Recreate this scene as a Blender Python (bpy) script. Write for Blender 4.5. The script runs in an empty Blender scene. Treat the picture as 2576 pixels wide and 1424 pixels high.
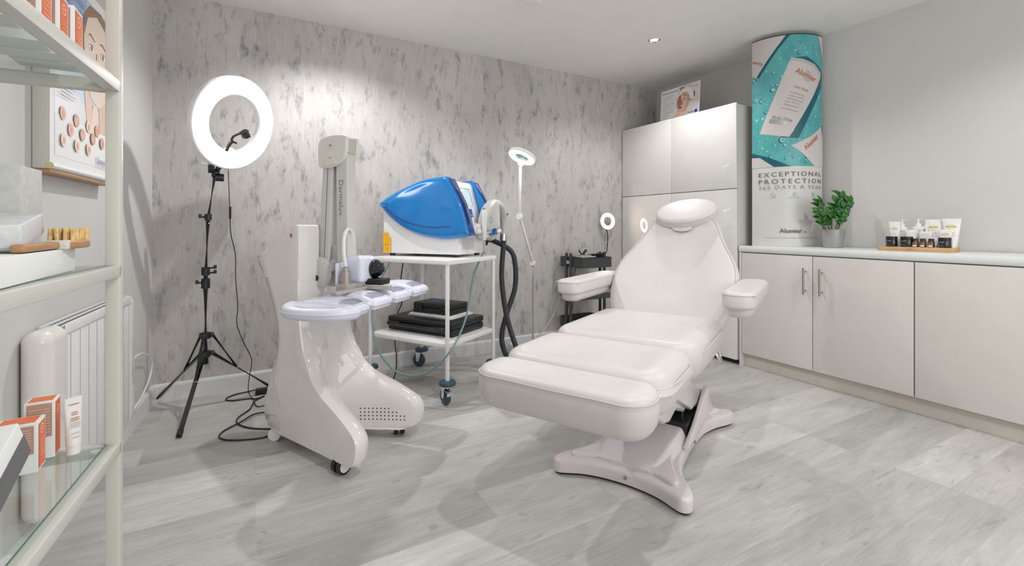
import bpy, bmesh, math, random
from mathutils import Vector, Matrix
from mathutils.bvhtree import BVHTree
random.seed(7)
SC = bpy.context.scene
COL = SC.collection
PI = math.pi
def R(d): return math.radians(d)

# ------------------------------------------------------------------ materials
MATS = {}
def mat(name, col=(.8,.8,.8), rough=.5, metal=0, coat=0, emit=None, es=0, trans=0, spec=.5, vary=0.0, vscale=8, bump=0, bscale=200, sss=0, coatr=.05):
    if name in MATS: return MATS[name]
    m = bpy.data.materials.new(name); m.use_nodes = True
    nt = m.node_tree; b = nt.nodes['Principled BSDF']
    c4 = (col[0], col[1], col[2], 1)
    b.inputs['Base Color'].default_value = c4
    b.inputs['Roughness'].default_value = rough
    b.inputs['Metallic'].default_value = metal
    b.inputs['Coat Weight'].default_value = coat
    b.inputs['Coat Roughness'].default_value = coatr
    b.inputs['Specular IOR Level'].default_value = spec
    b.inputs['Transmission Weight'].default_value = trans
    if emit:
        b.inputs['Emission Color'].default_value = (*emit, 1); b.inputs['Emission Strength'].default_value = es
    tc = nt.nodes.new('ShaderNodeTexCoord')
    n = nt.nodes.new('ShaderNodeTexNoise'); n.inputs['Scale'].default_value = vscale
    nt.links.new(tc.outputs['Object'], n.inputs['Vector'])
    r = nt.nodes.new('ShaderNodeValToRGB')
    v = vary if vary else .015
    r.color_ramp.elements[0].position = .3; r.color_ramp.elements[1].position = .7
    r.color_ramp.elements[0].color = (*[max(0, q*(1-v)) for q in col], 1)
    r.color_ramp.elements[1].color = (*[min(1, q*(1+v)) for q in col], 1)
    nt.links.new(n.outputs['Fac'], r.inputs['Fac']); nt.links.new(r.outputs['Color'], b.inputs['Base Color'])
    if bump:
        n2 = nt.nodes.new('ShaderNodeTexNoise'); n2.inputs['Scale'].default_value = bscale
        nt.links.new(tc.outputs['Object'], n2.inputs['Vector'])
        bp = nt.nodes.new('ShaderNodeBump'); bp.inputs['Strength'].default_value = bump; bp.inputs['Distance'].default_value = .002
        nt.links.new(n2.outputs['Fac'], bp.inputs['Height']); nt.links.new(bp.outputs['Normal'], b.inputs['Normal'])
    MATS[name] = m
    return m
def glass_mat(name, tint=(.9,.97,.93), gloss=.12, rough=.02):
    m = bpy.data.materials.new(name); m.use_nodes = True; nt = m.node_tree; nt.nodes.clear()
    o = nt.nodes.new('ShaderNodeOutputMaterial'); t = nt.nodes.new('ShaderNodeBsdfTransparent'); g = nt.nodes.new('ShaderNodeBsdfGlossy')
    t.inputs['Color'].default_value = (*tint, 1); g.inputs['Roughness'].default_value = rough
    lw0 = nt.nodes.new('ShaderNodeLayerWeight'); lw0.inputs['Blend'].default_value = .5; lw = nt.nodes.new('ShaderNodeMath'); lw.operation = 'POWER'; lw.inputs[1].default_value = 4.5; nt.links.new(lw0.outputs['Facing'], lw.inputs[0])
    mx = nt.nodes.new('ShaderNodeMixShader')
    mt = nt.nodes.new('ShaderNodeMath'); mt.operation = 'MULTIPLY_ADD'; mt.inputs[1].default_value = .55; mt.inputs[2].default_value = gloss*.2
    nt.links.new(lw.outputs[0], mt.inputs[0]); nt.links.new(mt.outputs[0], mx.inputs[0])
    nt.links.new(t.outputs[0], mx.inputs[1]); nt.links.new(g.outputs[0], mx.inputs[2]); nt.links.new(mx.outputs[0], o.inputs['Surface'])
    return m

def wallpaper_mat():
    m = bpy.data.materials.new('wallpaper'); m.use_nodes = True; nt = m.node_tree; b = nt.nodes['Principled BSDF']; L = nt.links.new
    tc = nt.nodes.new('ShaderNodeTexCoord')
    def noise(sx, sz, scale, det=6, rough=.6, dist=0):
        mp = nt.nodes.new('ShaderNodeMapping'); mp.inputs['Scale'].default_value = (sx, 1, sz)
        L(tc.outputs['Object'], mp.inputs['Vector'])
        n = nt.nodes.new('ShaderNodeTexNoise'); n.inputs['Scale'].default_value = scale; n.inputs['Detail'].default_value = det; n.inputs['Roughness'].default_value = rough; n.inputs['Distortion'].default_value = dist
        L(mp.outputs[0], n.inputs['Vector']); return n.outputs['Fac']
    def ramp(f, p0, c0, p1, c1):
        r = nt.nodes.new('ShaderNodeValToRGB'); e = r.color_ramp.elements
        e[0].position = p0; e[0].color = (*c0, 1); e[1].position = p1; e[1].color = (*c1, 1); L(f, r.inputs['Fac']); return r.outputs['Color']
    def mix(f, a, c, mode='MIX'):
        x = nt.nodes.new('ShaderNodeMix'); x.data_type = 'RGBA'; x.blend_type = mode
        if isinstance(f, float): x.inputs[0].default_value = f
        else: L(f, x.inputs[0])
        L(a, x.inputs[6]); L(c, x.inputs[7]); return x.outputs[2]
    g = ramp(noise(1, .35, 4, 4), .35, (.50,.48,.47), .65, (.60,.57,.55))
    streak = ramp(noise(12, .9, 9, 4, .65), .3, (.86,.86,.87), .7, (1.05,1.04,1.03))
    col = mix(1.0, g, streak, 'MULTIPLY')
    blot = noise(2.3, .95, 7.0, 11, .74, .25)
    f = ramp(blot, .52, (0,0,0), .66, (1,1,1))
    dark = ramp(noise(9, 3, 10, 5), .3, (.15,.16,.175), .7, (.34,.35,.365))
    bt = nt.nodes.new('ShaderNodeMath'); bt.operation = 'MULTIPLY'; bt.inputs[1].default_value = .92
    L(f, bt.inputs[0])
    col = mix(bt.outputs[0], col, dark)
    fleck = ramp(noise(7, 2.2, 9, 8, .75), .64, (0,0,0), .69, (1,1,1))
    d2 = nt.nodes.new('ShaderNodeRGB'); d2.outputs[0].default_value = (.24,.245,.255,1)
    ft = nt.nodes.new('ShaderNodeMath'); ft.operation = 'MULTIPLY'; ft.inputs[1].default_value = .7; L(fleck, ft.inputs[0])
    col = mix(ft.outputs[0], col, d2.outputs[0])
    L(col, b.inputs['Base Color']); b.inputs['Roughness'].default_value = .55
    return m

def floor_mat():
    m = bpy.data.materials.new('vinyl_planks'); m.use_nodes = True; nt = m.node_tree; b = nt.nodes['Principled BSDF']; L = nt.links.new
    tc = nt.nodes.new('ShaderNodeTexCoord')
    mp = nt.nodes.new('ShaderNodeMapping'); mp.inputs['Location'].default_value = (-.02, .155, 0); L(tc.outputs['Object'], mp.inputs['Vector'])
    def brick(c1, c2, mort):
        k = nt.nodes.new('ShaderNodeTexBrick'); k.inputs['Color1'].default_value = (*c1, 1); k.inputs['Color2'].default_value = (*c2, 1); k.inputs['Mortar'].default_value = (*mort, 1)
        k.inputs['Scale'].default_value = 1; k.inputs['Brick Width'].default_value = 1.21; k.inputs['Row Height'].default_value = .182
        k.inputs['Mortar Size'].default_value = .0012; k.inputs['Mortar Smooth'].default_value = .1; k.offset = .37; k.offset_frequency = 3; k.squash = 1
        L(mp.outputs[0], k.inputs['Vector']); return k
    k = brick((0,0,0), (1,1,1), (.5,.5,.5))
    sep = nt.nodes.new('ShaderNodeSeparateColor'); L(k.outputs['Color'], sep.inputs[0])
    wn = nt.nodes.new('ShaderNodeTexWhiteNoise'); wn.noise_dimensions = '1D'; L(sep.outputs[0], wn.inputs['W'])
    off = nt.nodes.new('ShaderNodeVectorMath'); off.operation = 'MULTIPLY_ADD'; off.inputs[1].default_value = (17, 9, 0)
    L(wn.outputs['Color'], off.inputs[0]); L(mp.outputs[0], off.inputs[2])
    def noise(sc, scale, det, rough, dist=0):
        q = nt.nodes.new('ShaderNodeMapping'); q.inputs['Scale'].default_value = sc; L(off.outputs[0], q.inputs['Vector'])
        n = nt.nodes.new('ShaderNodeTexNoise'); n.inputs['Scale'].default_value = scale; n.inputs['Detail'].default_value = det; n.inputs['Roughness'].default_value = rough; n.inputs['Distortion'].default_value = dist
        L(q.outputs[0], n.inputs['Vector']); return n.outputs['Fac']
    def ramp(f, pts):
        r = nt.nodes.new('ShaderNodeValToRGB'); e = r.color_ramp.elements
        while len(e) < len(pts): e.new(.5)
        for el, (p, c) in zip(e, pts): el.position = p; el.color = (*c, 1)
        L(f, r.inputs['Fac']); return r.outputs['Color']
    def mix(f, a, c, mode='MIX'):
        x = nt.nodes.new('ShaderNodeMix'); x.data_type = 'RGBA'; x.blend_type = mode
        if isinstance(f, float): x.inputs[0].default_value = f
        else: L(f, x.inputs[0])
        L(a, x.inputs[6]); L(c, x.inputs[7]); return x.outputs[2]
    tone = ramp(wn.outputs['Value'], [(0, (.44,.43,.415)), (.45, (.54,.53,.51)), (1, (.62,.61,.59))])
    broad = ramp(noise((.8, 3.5, 1), 2.2, 5, .6, .6), [(.3, (.80,.80,.80)), (.7, (1.1,1.1,1.1))])
    grain = ramp(noise((1.6, 26, 1), 4, 7, .65, .3), [(.3, (.86,.86,.86)), (.65, (1.05,1.05,1.05))])
    col = mix(1.0, tone, broad, 'MULTIPLY'); col = mix(1.0, col, grain, 'MULTIPLY')
    kn = ramp(noise((2.2, 9, 1), 2.6, 3, .5, 1.2), [(.62, (0,0,0)), (.76, (.6,.6,.6))])
    dk = nt.nodes.new('ShaderNodeRGB'); dk.outputs[0].default_value = (.26,.25,.24,1)
    col = mix(kn, col, dk.outputs[0])
    mt = nt.nodes.new('ShaderNodeRGB'); mt.outputs[0].default_value = (.38,.37,.36,1)
    fm = nt.nodes.new('ShaderNodeMath'); fm.operation = 'MULTIPLY'; fm.inputs[1].default_value = .55; L(k.outputs['Fac'], fm.inputs[0])
    col = mix(fm.outputs[0], col, mt.outputs[0])
    L(col, b.inputs['Base Color']); b.inputs['Roughness'].default_value = .38; b.inputs['Specular IOR Level'].default_value = .4
    return m

M = {}
M['wall'] = mat('wall_paint', (.64,.63,.62), .6, vary=.01, vscale=2)
M['ceil'] = mat('ceiling_paint', (.88,.86,.835), .7)
M['paper'] = wallpaper_mat()
M['floor'] = floor_mat()
M['skirt'] = mat('skirting_paint', (.74,.74,.74), .35)
M['gloss'] = mat('gloss_white_door', (.76,.745,.72), .06, spec=.5, coat=.8)
M['carcass'] = mat('cabinet_carcass', (.62,.62,.58), .35)
M['satin'] = mat('satin_cream_door', (.68,.655,.62), .28)
M['plinth'] = mat('cream_plinth', (.62,.58,.52), .4)
M['worktop'] = mat('worktop_laminate', (.74,.76,.75), .25)
M['steel'] = mat('brushed_steel', (.45,.41,.37), .32, 1)
M['chrome'] = mat('chrome', (.75,.75,.75), .12, 1)
M['leather'] = mat('white_leatherette', (.61,.58,.58), .40, bump=.12, bscale=350, spec=.45)
M['piping'] = mat('white_piping', (.62,.57,.57), .5)
M['plastic'] = mat('white_moulded_plastic', (.80,.775,.765), .22, spec=.5)
M['base'] = mat('pinkish_white_base', (.68,.63,.65), .22, spec=.5)
M['shell'] = mat('glossy_white_shell', (.80,.77,.74), .07, coat=.6)
M['shellg'] = mat('grey_white_arm', (.60,.60,.56), .35)
M['lilac'] = mat('cool_white_plastic', (.72,.73,.86), .2)
M['dark'] = mat('black_plastic', (.012,.013,.015), .35)
M['blackg'] = mat('black_gloss', (.006,.007,.008), .12, coat=.4)
M['gap'] = mat('dark_gap', (.03,.028,.025), .8)
M['grey'] = mat('grey_plastic', (.50,.50,.47), .3)
M['greyd'] = mat('dark_grey_print', (.16,.16,.16), .6)
M['whitem'] = mat('white_powder_coat', (.80,.80,.80), .35)
M['frame'] = mat('cream_steel_frame', (.60,.60,.55), .35)
M['blue'] = mat('blue_gloss_shell', (.003,.20,.57), .14, coat=.7)
M['blued'] = mat('deep_blue_shell', (.003,.06,.28), .15, coat=.6)
M['teal'] = mat('teal_tube', (.16,.27,.28), .35)
M['petrol'] = mat('petrol_rubber', (.03,.075,.105), .4)
M['hose'] = mat('grey_black_hose', (.035,.04,.045), .45)
M['orange'] = mat('orange_print', (.80,.17,.045), .45)
M['yellow'] = mat('yellow_sticker', (.95,.50,.01), .5)
M['whitep'] = mat('white_card', (.80,.81,.80), .5)
M['greyp'] = mat('grey_card', (.34,.35,.35), .5)
M['greyw'] = mat('grey_ribbed_card', (.56,.56,.54), .6, vary=.08, vscale=60)
M['wood'] = mat('light_wood', (.60,.36,.17), .45, vary=.12, vscale=14)
M['woodd'] = mat('tan_wood', (.42,.22,.10), .4, vary=.1, vscale=20)
M['bristle'] = mat('bristles', (.72,.50,.22), .8, vary=.25, vscale=90)
M['leaf'] = mat('leaf_green', (.025,.125,.015), .3, vary=.35, vscale=25)
M['stem'] = mat('stem_green', (.09,.16,.04), .5, vary=.3, vscale=30)
M['soil'] = mat('soil', (.06,.045,.03), .9)
M['pot'] = mat('silver_pot', (.42,.42,.42), .35, .6)
M['amber'] = mat('amber_glass', (.10,.025,.006), .08, coat=.5)
M['tube'] = mat('tube_plastic', (.80,.785,.765), .25)
M['shadow_grey'] = mat('anthracite_steel', (.045,.047,.052), .5)
M['silver'] = mat('silver_foil', (.55,.56,.57), .25, .8)
M['screen'] = mat('lcd_screen', (.45,.62,.66), .1, emit=(.5,.66,.7), es=.35)
M['ring'] = mat('ring_light_diffuser', (.95,.95,.95), .5, emit=(1,.985,.96), es=9)
M['ringw'] = mat('warm_ring_diffuser', (.95,.9,.85), .5, emit=(1,.84,.70), es=20)
M['ringc'] = mat('cool_ring_diffuser', (.95,.97,1), .5, emit=(.92,.97,1), es=26)
M['bulb'] = mat('downlight_lens', (.95,.95,.95), .5, emit=(1,.98,.94), es=25)
M['glass'] = glass_mat('shelf_glass', (.93,.96,.945), .3)
M['glassd'] = glass_mat('shelf_glass_edge', (.25,.5,.42), .3)
M['glasse'] = mat('glass_edge_green', (.05,.13,.10), .1)
M['lens'] = glass_mat('lens_glass', (.55,.75,.70), .6)
M['clear'] = mat('translucent_hose', (.78,.80,.78), .2)

# ------------------------------------------------------------------ geometry helpers
def V(*a): return Vector(a)
def newbm(): return bmesh.new()
def mk(name, bm, mats, parent=None, smooth=True, angle=35, kind=None, tri=True):
    bmesh.ops.remove_doubles(bm, verts=bm.verts, dist=1e-6)
    big = [f for f in bm.faces if len(f.verts) > 8]
    if big and tri: bmesh.ops.triangulate(bm, faces=big)
    bmesh.ops.recalc_face_normals(bm, faces=bm.faces)
    if smooth:
        th = R(angle)
        for f in bm.faces: f.smooth = True
        for e in bm.edges:
            if len(e.link_faces) == 2:
                try: e.smooth = e.calc_face_angle() < th
                except Exception: e.smooth = True
    me = bpy.data.meshes.new(name); bm.to_mesh(me); bm.free()
    if not isinstance(mats, (list, tuple)): mats = [mats]
    for q in mats: me.materials.append(q)
    o = bpy.data.objects.new(name, me); COL.objects.link(o)
    if parent: o.parent = parent
    if kind: o['kind'] = kind
    return o
def root(name, label, cat, loc=(0,0,0), rz=0, group=None):
    o = bpy.data.objects.new(name, None); COL.objects.link(o); o.empty_display_size = .05
    o.location = loc; o.rotation_euler = (0, 0, R(rz)); o['label'] = label; o['category'] = cat
    if group: o['group'] = group
    return o
def tag(o, label, cat, group=None):
    o['label'] = label; o['category'] = cat
    if group: o['group'] = group
    return o
def addfaces(bm, verts, faces, mi=0):
    vs = [bm.verts.new(v) for v in verts]
    for f in faces:
        try: q = bm.faces.new([vs[i] for i in f]); q.material_index = mi
        except ValueError: pass
    return vs
def box(bm, c, s, r=0, T=None, mi=0, seg=2):
    """box with centre c, size s, rounded edges r, optional transform T"""
    T = T or (lambda v: v)
    hx, hy, hz = s[0]/2, s[1]/2, s[2]/2
    if r <= 0:
        vs = [T(V(c[0]+x*hx, c[1]+y*hy, c[2]+z*hz)) for z in (-1,1) for y in (-1,1) for x in (-1,1)]
        return addfaces(bm, vs, [(0,2,3,1),(4,5,7,6),(0,1,5,4),(2,6,7,3),(0,4,6,2),(1,3,7,5)], mi)
    return rbox(bm, c, s, r, (1,1,1), seg, None, T, mi)
def rbox(bm, c, s, r, n=(4,4,2), seg=3, deform=None, T=None, mi=0):
    """subdivided box with rounded edges; deform(local vec, half sizes)->vec"""
    T = T or (lambda v: v)
    h = [q/2 for q in s]; r = min(r, *[q*.999 for q in h])
    ax = []
    for i in range(3):
        inner = h[i]-r; co = []
        for k in range(seg+1): co.append(-inner-r*math.cos(k/seg*PI/2))
        for k in range(1, n[i]): co.append(-inner+2*inner*k/n[i])
        for k in range(seg+1): co.append(inner + r*math.sin(k/seg*PI/2))
        ax.append(co)
    cache = {}
    def vert(p):
        key = tuple(round(q, 6) for q in p)
        if key in cache: return cache[key]
        q = []; d = []
        for i in range(3):
            inner = h[i]-r; cl = max(-inner, min(inner, p[i])); q.append(cl); d.append(p[i]-cl)
        dv = V(*d)
        if dv.length > 1e-9: dv = dv.normalized()*r
        v = V(*q)+dv
        if deform: v = deform(v, h)
        v = T(V(v.x+c[0], v.y+c[1], v.z+c[2]))
        cache[key] = bm.verts.new(v); return cache[key]
    for i in range(3):
        j, k = (i+1) % 3, (i+2) % 3
        for sgn in (-1, 1):
            for u in range(len(ax[j])-1):
                for w in range(len(ax[k])-1):
                    quad = []
                    for (du, dw) in ((0,0),(1,0),(1,1),(0,1)):
                        p = [0,0,0]; p[i] = sgn*h[i]; p[j] = ax[j][u+du]; p[k] = ax[k][w+dw]; quad.append(vert(p))
                    if len(set(quad)) >= 3:
                        qq = []
                        for x in quad:
                            if x not in qq: qq.append(x)
                        try: f = bm.faces.new(qq); f.material_index = mi
                        except ValueError: pass
def frame_of(d):
    d = d.normalized(); up = V(0,0,1) if abs(d.z) < .95 else V(1,0,0)
    a = d.cross(up).normalized(); return a, a.cross(d).normalized()
def cyl(bm, p0, p1, r0, r1=None, seg=20, mi=0, cap=True):
    r1 = r0 if r1 is None else r1; p0 = V(*p0); p1 = V(*p1); a, b = frame_of(p1-p0)
    A = [bm.verts.new(p0+(a*math.cos(t)+b*math.sin(t))*r0) for t in [2*PI*i/seg for i in range(seg)]]
    B = [bm.verts.new(p1+(a*math.cos(t)+b*math.sin(t))*r1) for t in [2*PI*i/seg for i in range(seg)]]
    for i in range(seg):
        f = bm.faces.new([A[i], A[(i+1)%seg], B[(i+1)%seg], B[i]]); f.material_index = mi
    if cap:
        f = bm.faces.new(A); f.material_index = mi; f = bm.faces.new(B); f.material_index = mi
def catmull(pts, n=8, closed=False):
    P = [V(*p) for p in pts]; out = []; N = len(P)
    rng = range(N) if closed else range(N-1)
    for i in rng:
        if closed: a, b, c, d = P[(i-1)%N], P[i], P[(i+1)%N], P[(i+2)%N]
        else: a, b, c, d = P[max(0,i-1)], P[i], P[i+1], P[min(N-1,i+2)]
        for k in range(n):
            t = k/n; out.append(.5*((2*b)+(c-a)*t+(2*a-5*b+4*c-d)*t*t+(3*b-a-3*c+d)*t**3))
    if not closed: out.append(P[-1])
    return out
def tube(bm, pts, r, seg=10, smooth=8, ridges=0, mi=0, closed=False, cap=True, rf=None):
    P = catmull(pts, smooth, closed) if smooth else [V(*p) for p in pts]
    if ridges:   # resample evenly
        d = [0]
        for i in range(1, len(P)): d.append(d[-1]+(P[i]-P[i-1]).length)
        n = max(8, int(d[-1]/ridges)); Q = []; j = 0
        for i in range(n+1):
            t = d[-1]*i/n
            while j < len(P)-2 and d[j+1] < t: j += 1
            q = (t-d[j])/max(1e-9, d[j+1]-d[j]); Q.append(P[j].lerp(P[j+1], q))
        P = Q
    rings = []; prev = None; N = len(P)
    for i, p in enumerate(P):
        if closed: d = P[(i+1)%N]-P[i-1]
        else: d = P[min(N-1,i+1)]-P[max(0,i-1)]
        d.normalize()
        if prev is None: a, b = frame_of(d)
        else:
            a = (prev-d*prev.dot(d)).normalized(); b = d.cross(a)
        prev = a
        rr = r if rf is None else r*rf(i/(N-1))
        if ridges and i % 2: rr *= .86
        rings.append([bm.verts.new(p+(a*math.cos(t)+b*math.sin(t))*rr) for t in [2*PI*k/seg for k in range(seg)]])
    for i in range(N if closed else N-1):
        A = rings[i]; B = rings[(i+1)%N]
        for k in range(seg):
            f = bm.faces.new([A[k], A[(k+1)%seg], B[(k+1)%seg], B[k]]); f.material_index = mi
    if cap and not closed:
        bm.faces.new(rings[0]).material_index = mi; bm.faces.new(rings[-1]).material_index = mi
def lathe(bm, prof, c=(0,0,0), seg=32, T=None, mi=0, sx=1, sy=1):
    T = T or (lambda v: v); rings = []
    for (r, z) in prof:
        if r < 1e-6: rings.append([bm.verts.new(T(V(c[0], c[1], c[2]+z)))])
        else: rings.append([bm.verts.new(T(V(c[0]+r*sx*math.cos(t), c[1]+r*sy*math.sin(t), c[2]+z))) for t in [2*PI*k/seg for k in range(seg)]])
    for A, B in zip(rings, rings[1:]):
        for k in range(seg):
            a0, a1 = A[k%len(A)], A[(k+1)%len(A)]; b0, b1 = B[k%len(B)], B[(k+1)%len(B)]
            q = []
            for x in (a0, a1, b1, b0):
                if x not in q: q.append(x)
            if len(q) > 2:
                try: bm.faces.new(q).material_index = mi
                except ValueError: pass
def loft(bm, rings, cap=True, mi=0, T=None):
    T = T or (lambda v: v); RR = [[bm.verts.new(T(V(*p))) for p in ring] for ring in rings]; n = len(RR[0])
    for A, B in zip(RR, RR[1:]):
        for k in range(n): bm.faces.new([A[k], A[(k+1)%n], B[(k+1)%n], B[k]]).material_index = mi
    if cap:
        for q, ring in ((RR[0], rings[0]), (RR[-1], rings[-1])):
            if cap == 'fan':
                c = V(*[sum(p[i] for p in ring)/n for i in range(3)]); cv = bm.verts.new(T(c))
                for k in range(n): bm.faces.new([q[k], q[(k+1)%n], cv]).material_index = mi
            else:
                f = bm.faces.new(q); f.material_index = mi
    return RR
def inset(pts, d):
    n = len(pts); out = []
    area = sum(pts[i][0]*pts[(i+1)%n][1]-pts[(i+1)%n][0]*pts[i][1] for i in range(n)); sg = 1 if area > 0 else -1
    for i in range(n):
        a = V(*pts[i-1][:2]); b = V(*pts[i][:2]); c = V(*pts[(i+1)%n][:2])
        d1 = (b-a).normalized() if (b-a).length > 1e-9 else V(0,0); d2 = (c-b).normalized() if (c-b).length > 1e-9 else V(0,0)
        nn = V(-(d1.y+d2.y), d1.x+d2.x)*sg
        if nn.length < 1e-6: out.append((b.x, b.y)); continue
        nn.normalize(); k = max(.45, nn.dot(V(-d1.y, d1.x)*sg))
        out.append((b.x+nn.x*d/k, b.y+nn.y*d/k))
    return out
def shrink(pts, d, n=6):
    for _ in range(n):
        pts = inset(pts, d/n); N = len(pts)
        for _k in range(2): pts = [((pts[i-1][0]+2*pts[i][0]+pts[(i+1)%N][0])/4, (pts[i-1][1]+2*pts[i][1]+pts[(i+1)%N][1])/4) for i in range(N)]
    return pts
def pad(bm, outline, z0, z1, rt=.01, rb=.01, steps=4, T=None, mi=0, top=None, cap=True):
    """solid from a plan outline between z0 and z1 with rounded top and bottom rims. top(x,y,z)->z"""
    T = T or (lambda v: v); rings = []
    for k in range(steps+1):
        t = k/steps*PI/2; rings.append((inset(outline, rb*(1-math.sin(t))), z0+rb*(1-math.cos(t))))
    for k in range(steps+1):
        t = k/steps*PI/2; rings.append((inset(outline, rt*(1-math.cos(t))), z1-rt*(1-math.sin(t))))
    loft(bm, [[(x, y, z) for x, y in o] for o, z in rings], cap, mi, T)
def uph(bm, outline, zb, zt, rt, rb, zf=None, T=None, bulge=0, steps=5, mi=0):
    """padded cushion: rounded rims and a softly shaped top surface zf(x, y)"""
    zf = zf or (lambda x, y: 0); rings = []; n = len(outline); cx_ = sum(p[0] for p in outline)/n; cy_ = sum(p[1] for p in outline)/n
    for f in (.06, .5): rings.append([(cx_+(x-cx_)*f, cy_+(y-cy_)*f, zb) for x, y in inset(outline, rb)])
    for k in range(steps+1):
        t = k/steps*PI/2; rings.append([(x, y, zb+rb*(1-math.cos(t))) for x, y in inset(outline, rb*(1-math.sin(t)))])
    if bulge: rings.append([(x, y, (zb+rb+zt-rt)/2) for x, y in inset(outline, -bulge)])
    for k in range(steps+1):
        t = k/steps*PI/2; o = inset(outline, rt*(1-math.cos(t))); w = k/steps
        rings.append([(x, y, zt-rt*(1-math.sin(t))+zf(x, y)*w*w) for x, y in o])
    for f in (.05,.11,.18,.26,.34,.42,.50,.58,.66,.74,.82,.9,.97):
        rings.append([(cx_+(x-cx_)*(1-f), cy_+(y-cy_)*(1-f), zt+zf(cx_+(x-cx_)*(1-f), cy_+(y-cy_)*(1-f))) for x, y in o])
    loft(bm, rings, 'fan', mi, T)
def prism(bm, prof, x0, x1, r=0, T=None, mi=0, steps=3):
    """profile in (y,z) extruded along x, rounded ends"""
    TT = T or (lambda v: v)
    f = lambda v: TT(V(v.z, v.x, v.y))
    if r <= 0: loft(bm, [[(a, b, x0) for a, b in prof], [(a, b, x1) for a, b in prof]], True, mi, f)
    else: pad(bm, prof, x0, x1, r, r, steps, f, mi)
def rrect(w, h, r, n=5, c=(0,0)):
    out = []
    for (cx, cy, a0) in ((w/2-r, h/2-r, 0), (-w/2+r, h/2-r, 90), (-w/2+r, -h/2+r, 180), (w/2-r, -h/2+r, 270)):
        for k in range(n+1):
            a = R(a0+90*k/n); out.append((c[0]+cx+r*math.cos(a), c[1]+cy+r*math.sin(a)))
    return out
def ellipse(a, b, n=32, c=(0,0), rot=0):
    o = []
    for k in range(n):
        t = 2*PI*k/n; x, y = a*math.cos(t), b*math.sin(t); o.append((c[0]+x*math.cos(rot)-y*math.sin(rot), c[1]+x*math.sin(rot)+y*math.cos(rot)))
    return o
_tc = {}
def textbm(s, size=1, spacing=1.0, bold=0):
    key = (s, spacing, bold)
    if key not in _tc:
        cu = bpy.data.curves.new('t', 'FONT'); cu.body = s; cu.size = 1; cu.align_x = 'LEFT'; cu.space_character = spacing; cu.resolution_u = 2; cu.offset = bold
        o = bpy.data.objects.new('t', cu); COL.objects.link(o); dg = bpy.context.evaluated_depsgraph_get()
        me = bpy.data.meshes.new_from_object(o.evaluated_get(dg)); bpy.data.objects.remove(o)
        _tc[key] = ([tuple(v.co[:2]) for v in me.vertices], [tuple(p.vertices) for p in me.polygons])
    return _tc[key]
class Flat:
    """printed artwork: flat shapes in (u,v) laid layer by layer on a surface"""
    def __init__(s): s.bm = bmesh.new(); s.lay = s.bm.verts.layers.float.new('lay'); s.n = 0
    def poly(s, pts, mi, lay=None):
        s.n += 1; l = s.n if lay is None else lay
        vs = [s.bm.verts.new((x, y, 0)) for x, y in pts]
        for v in vs: v[s.lay] = l
        f = s.bm.faces.new(vs); f.material_index = mi; return f
    def rect(s, x0, y0, x1, y1, mi): return s.poly([(x0,y0),(x1,y0),(x1,y1),(x0,y1)], mi)
    def ell(s, cx, cy, a, b, mi, rot=0, n=20): return s.poly(ellipse(a, b, n, (cx, cy), rot), mi)
    def text(s, t, x, y, h, mi, width=None, align='L', rot=0, spacing=1.0, bold=0, lay=None):
        vs, fs = textbm(t, 1, spacing, bold)
        if not vs: return
        s.n += 1; l = s.n if lay is None else lay
        x0 = min(v[0] for v in vs); x1 = max(v[0] for v in vs); k = h/.72; kx = width/(x1-x0) if width else k
        sh = {'L': 0, 'C': -(x1-x0)/2, 'R': -(x1-x0)}[align]
        out = []
        for a, b in vs:
            px, py = (a-x0+sh)*kx, b*k
            q = s.bm.verts.new((x+px*math.cos(rot)-py*math.sin(rot), y+px*math.sin(rot)+py*math.cos(rot), 0)); q[s.lay] = l; out.append(q)
        for f in fs:
            try: s.bm.faces.new([out[i] for i in f]).material_index = mi
            except ValueError: pass
    def lines(s, x, y, w, n, dy, th, mi, jit=.25, align='L'):
        for i in range(n):
            ww = w*(1-random.random()*jit); x0 = x if align == 'L' else x-ww/2
            s.rect(x0, y-i*dy, x0+ww, y-i*dy+th, mi)
    def clip(s, x0, y0, x1, y1):
        for co, no in (((x0,0,0),(-1,0,0)), ((x1,0,0),(1,0,0)), ((0,y0,0),(0,-1,0)), ((0,y1,0),(0,1,0))):
            bmesh.ops.bisect_plane(s.bm, geom=s.bm.verts[:]+s.bm.edges[:]+s.bm.faces[:], plane_co=co, plane_no=no, clear_outer=True)
    def done(s, name, mats, fmap, parent=None, step=0, rng=None, eps=.00015):
        if step:
            bmesh.ops.triangulate(s.bm, faces=[f for f in s.bm.faces if len(f.verts) > 4])
            x = rng[0]+step
            while x < rng[1]:
                bmesh.ops.bisect_plane(s.bm, geom=s.bm.verts[:]+s.bm.edges[:]+s.bm.faces[:], plane_co=(x,0,0), plane_no=(1,0,0)); x += step
        for v in s.bm.verts: v.co = fmap(v.co.x, v.co.y, v[s.lay]*eps)
        me = bpy.data.meshes.new(name); s.bm.to_mesh(me); s.bm.free()
        for q in mats: me.materials.append(q)
        o = bpy.data.objects.new(name, me); COL.objects.link(o)
        if parent: o.parent = parent
        return o

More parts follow.
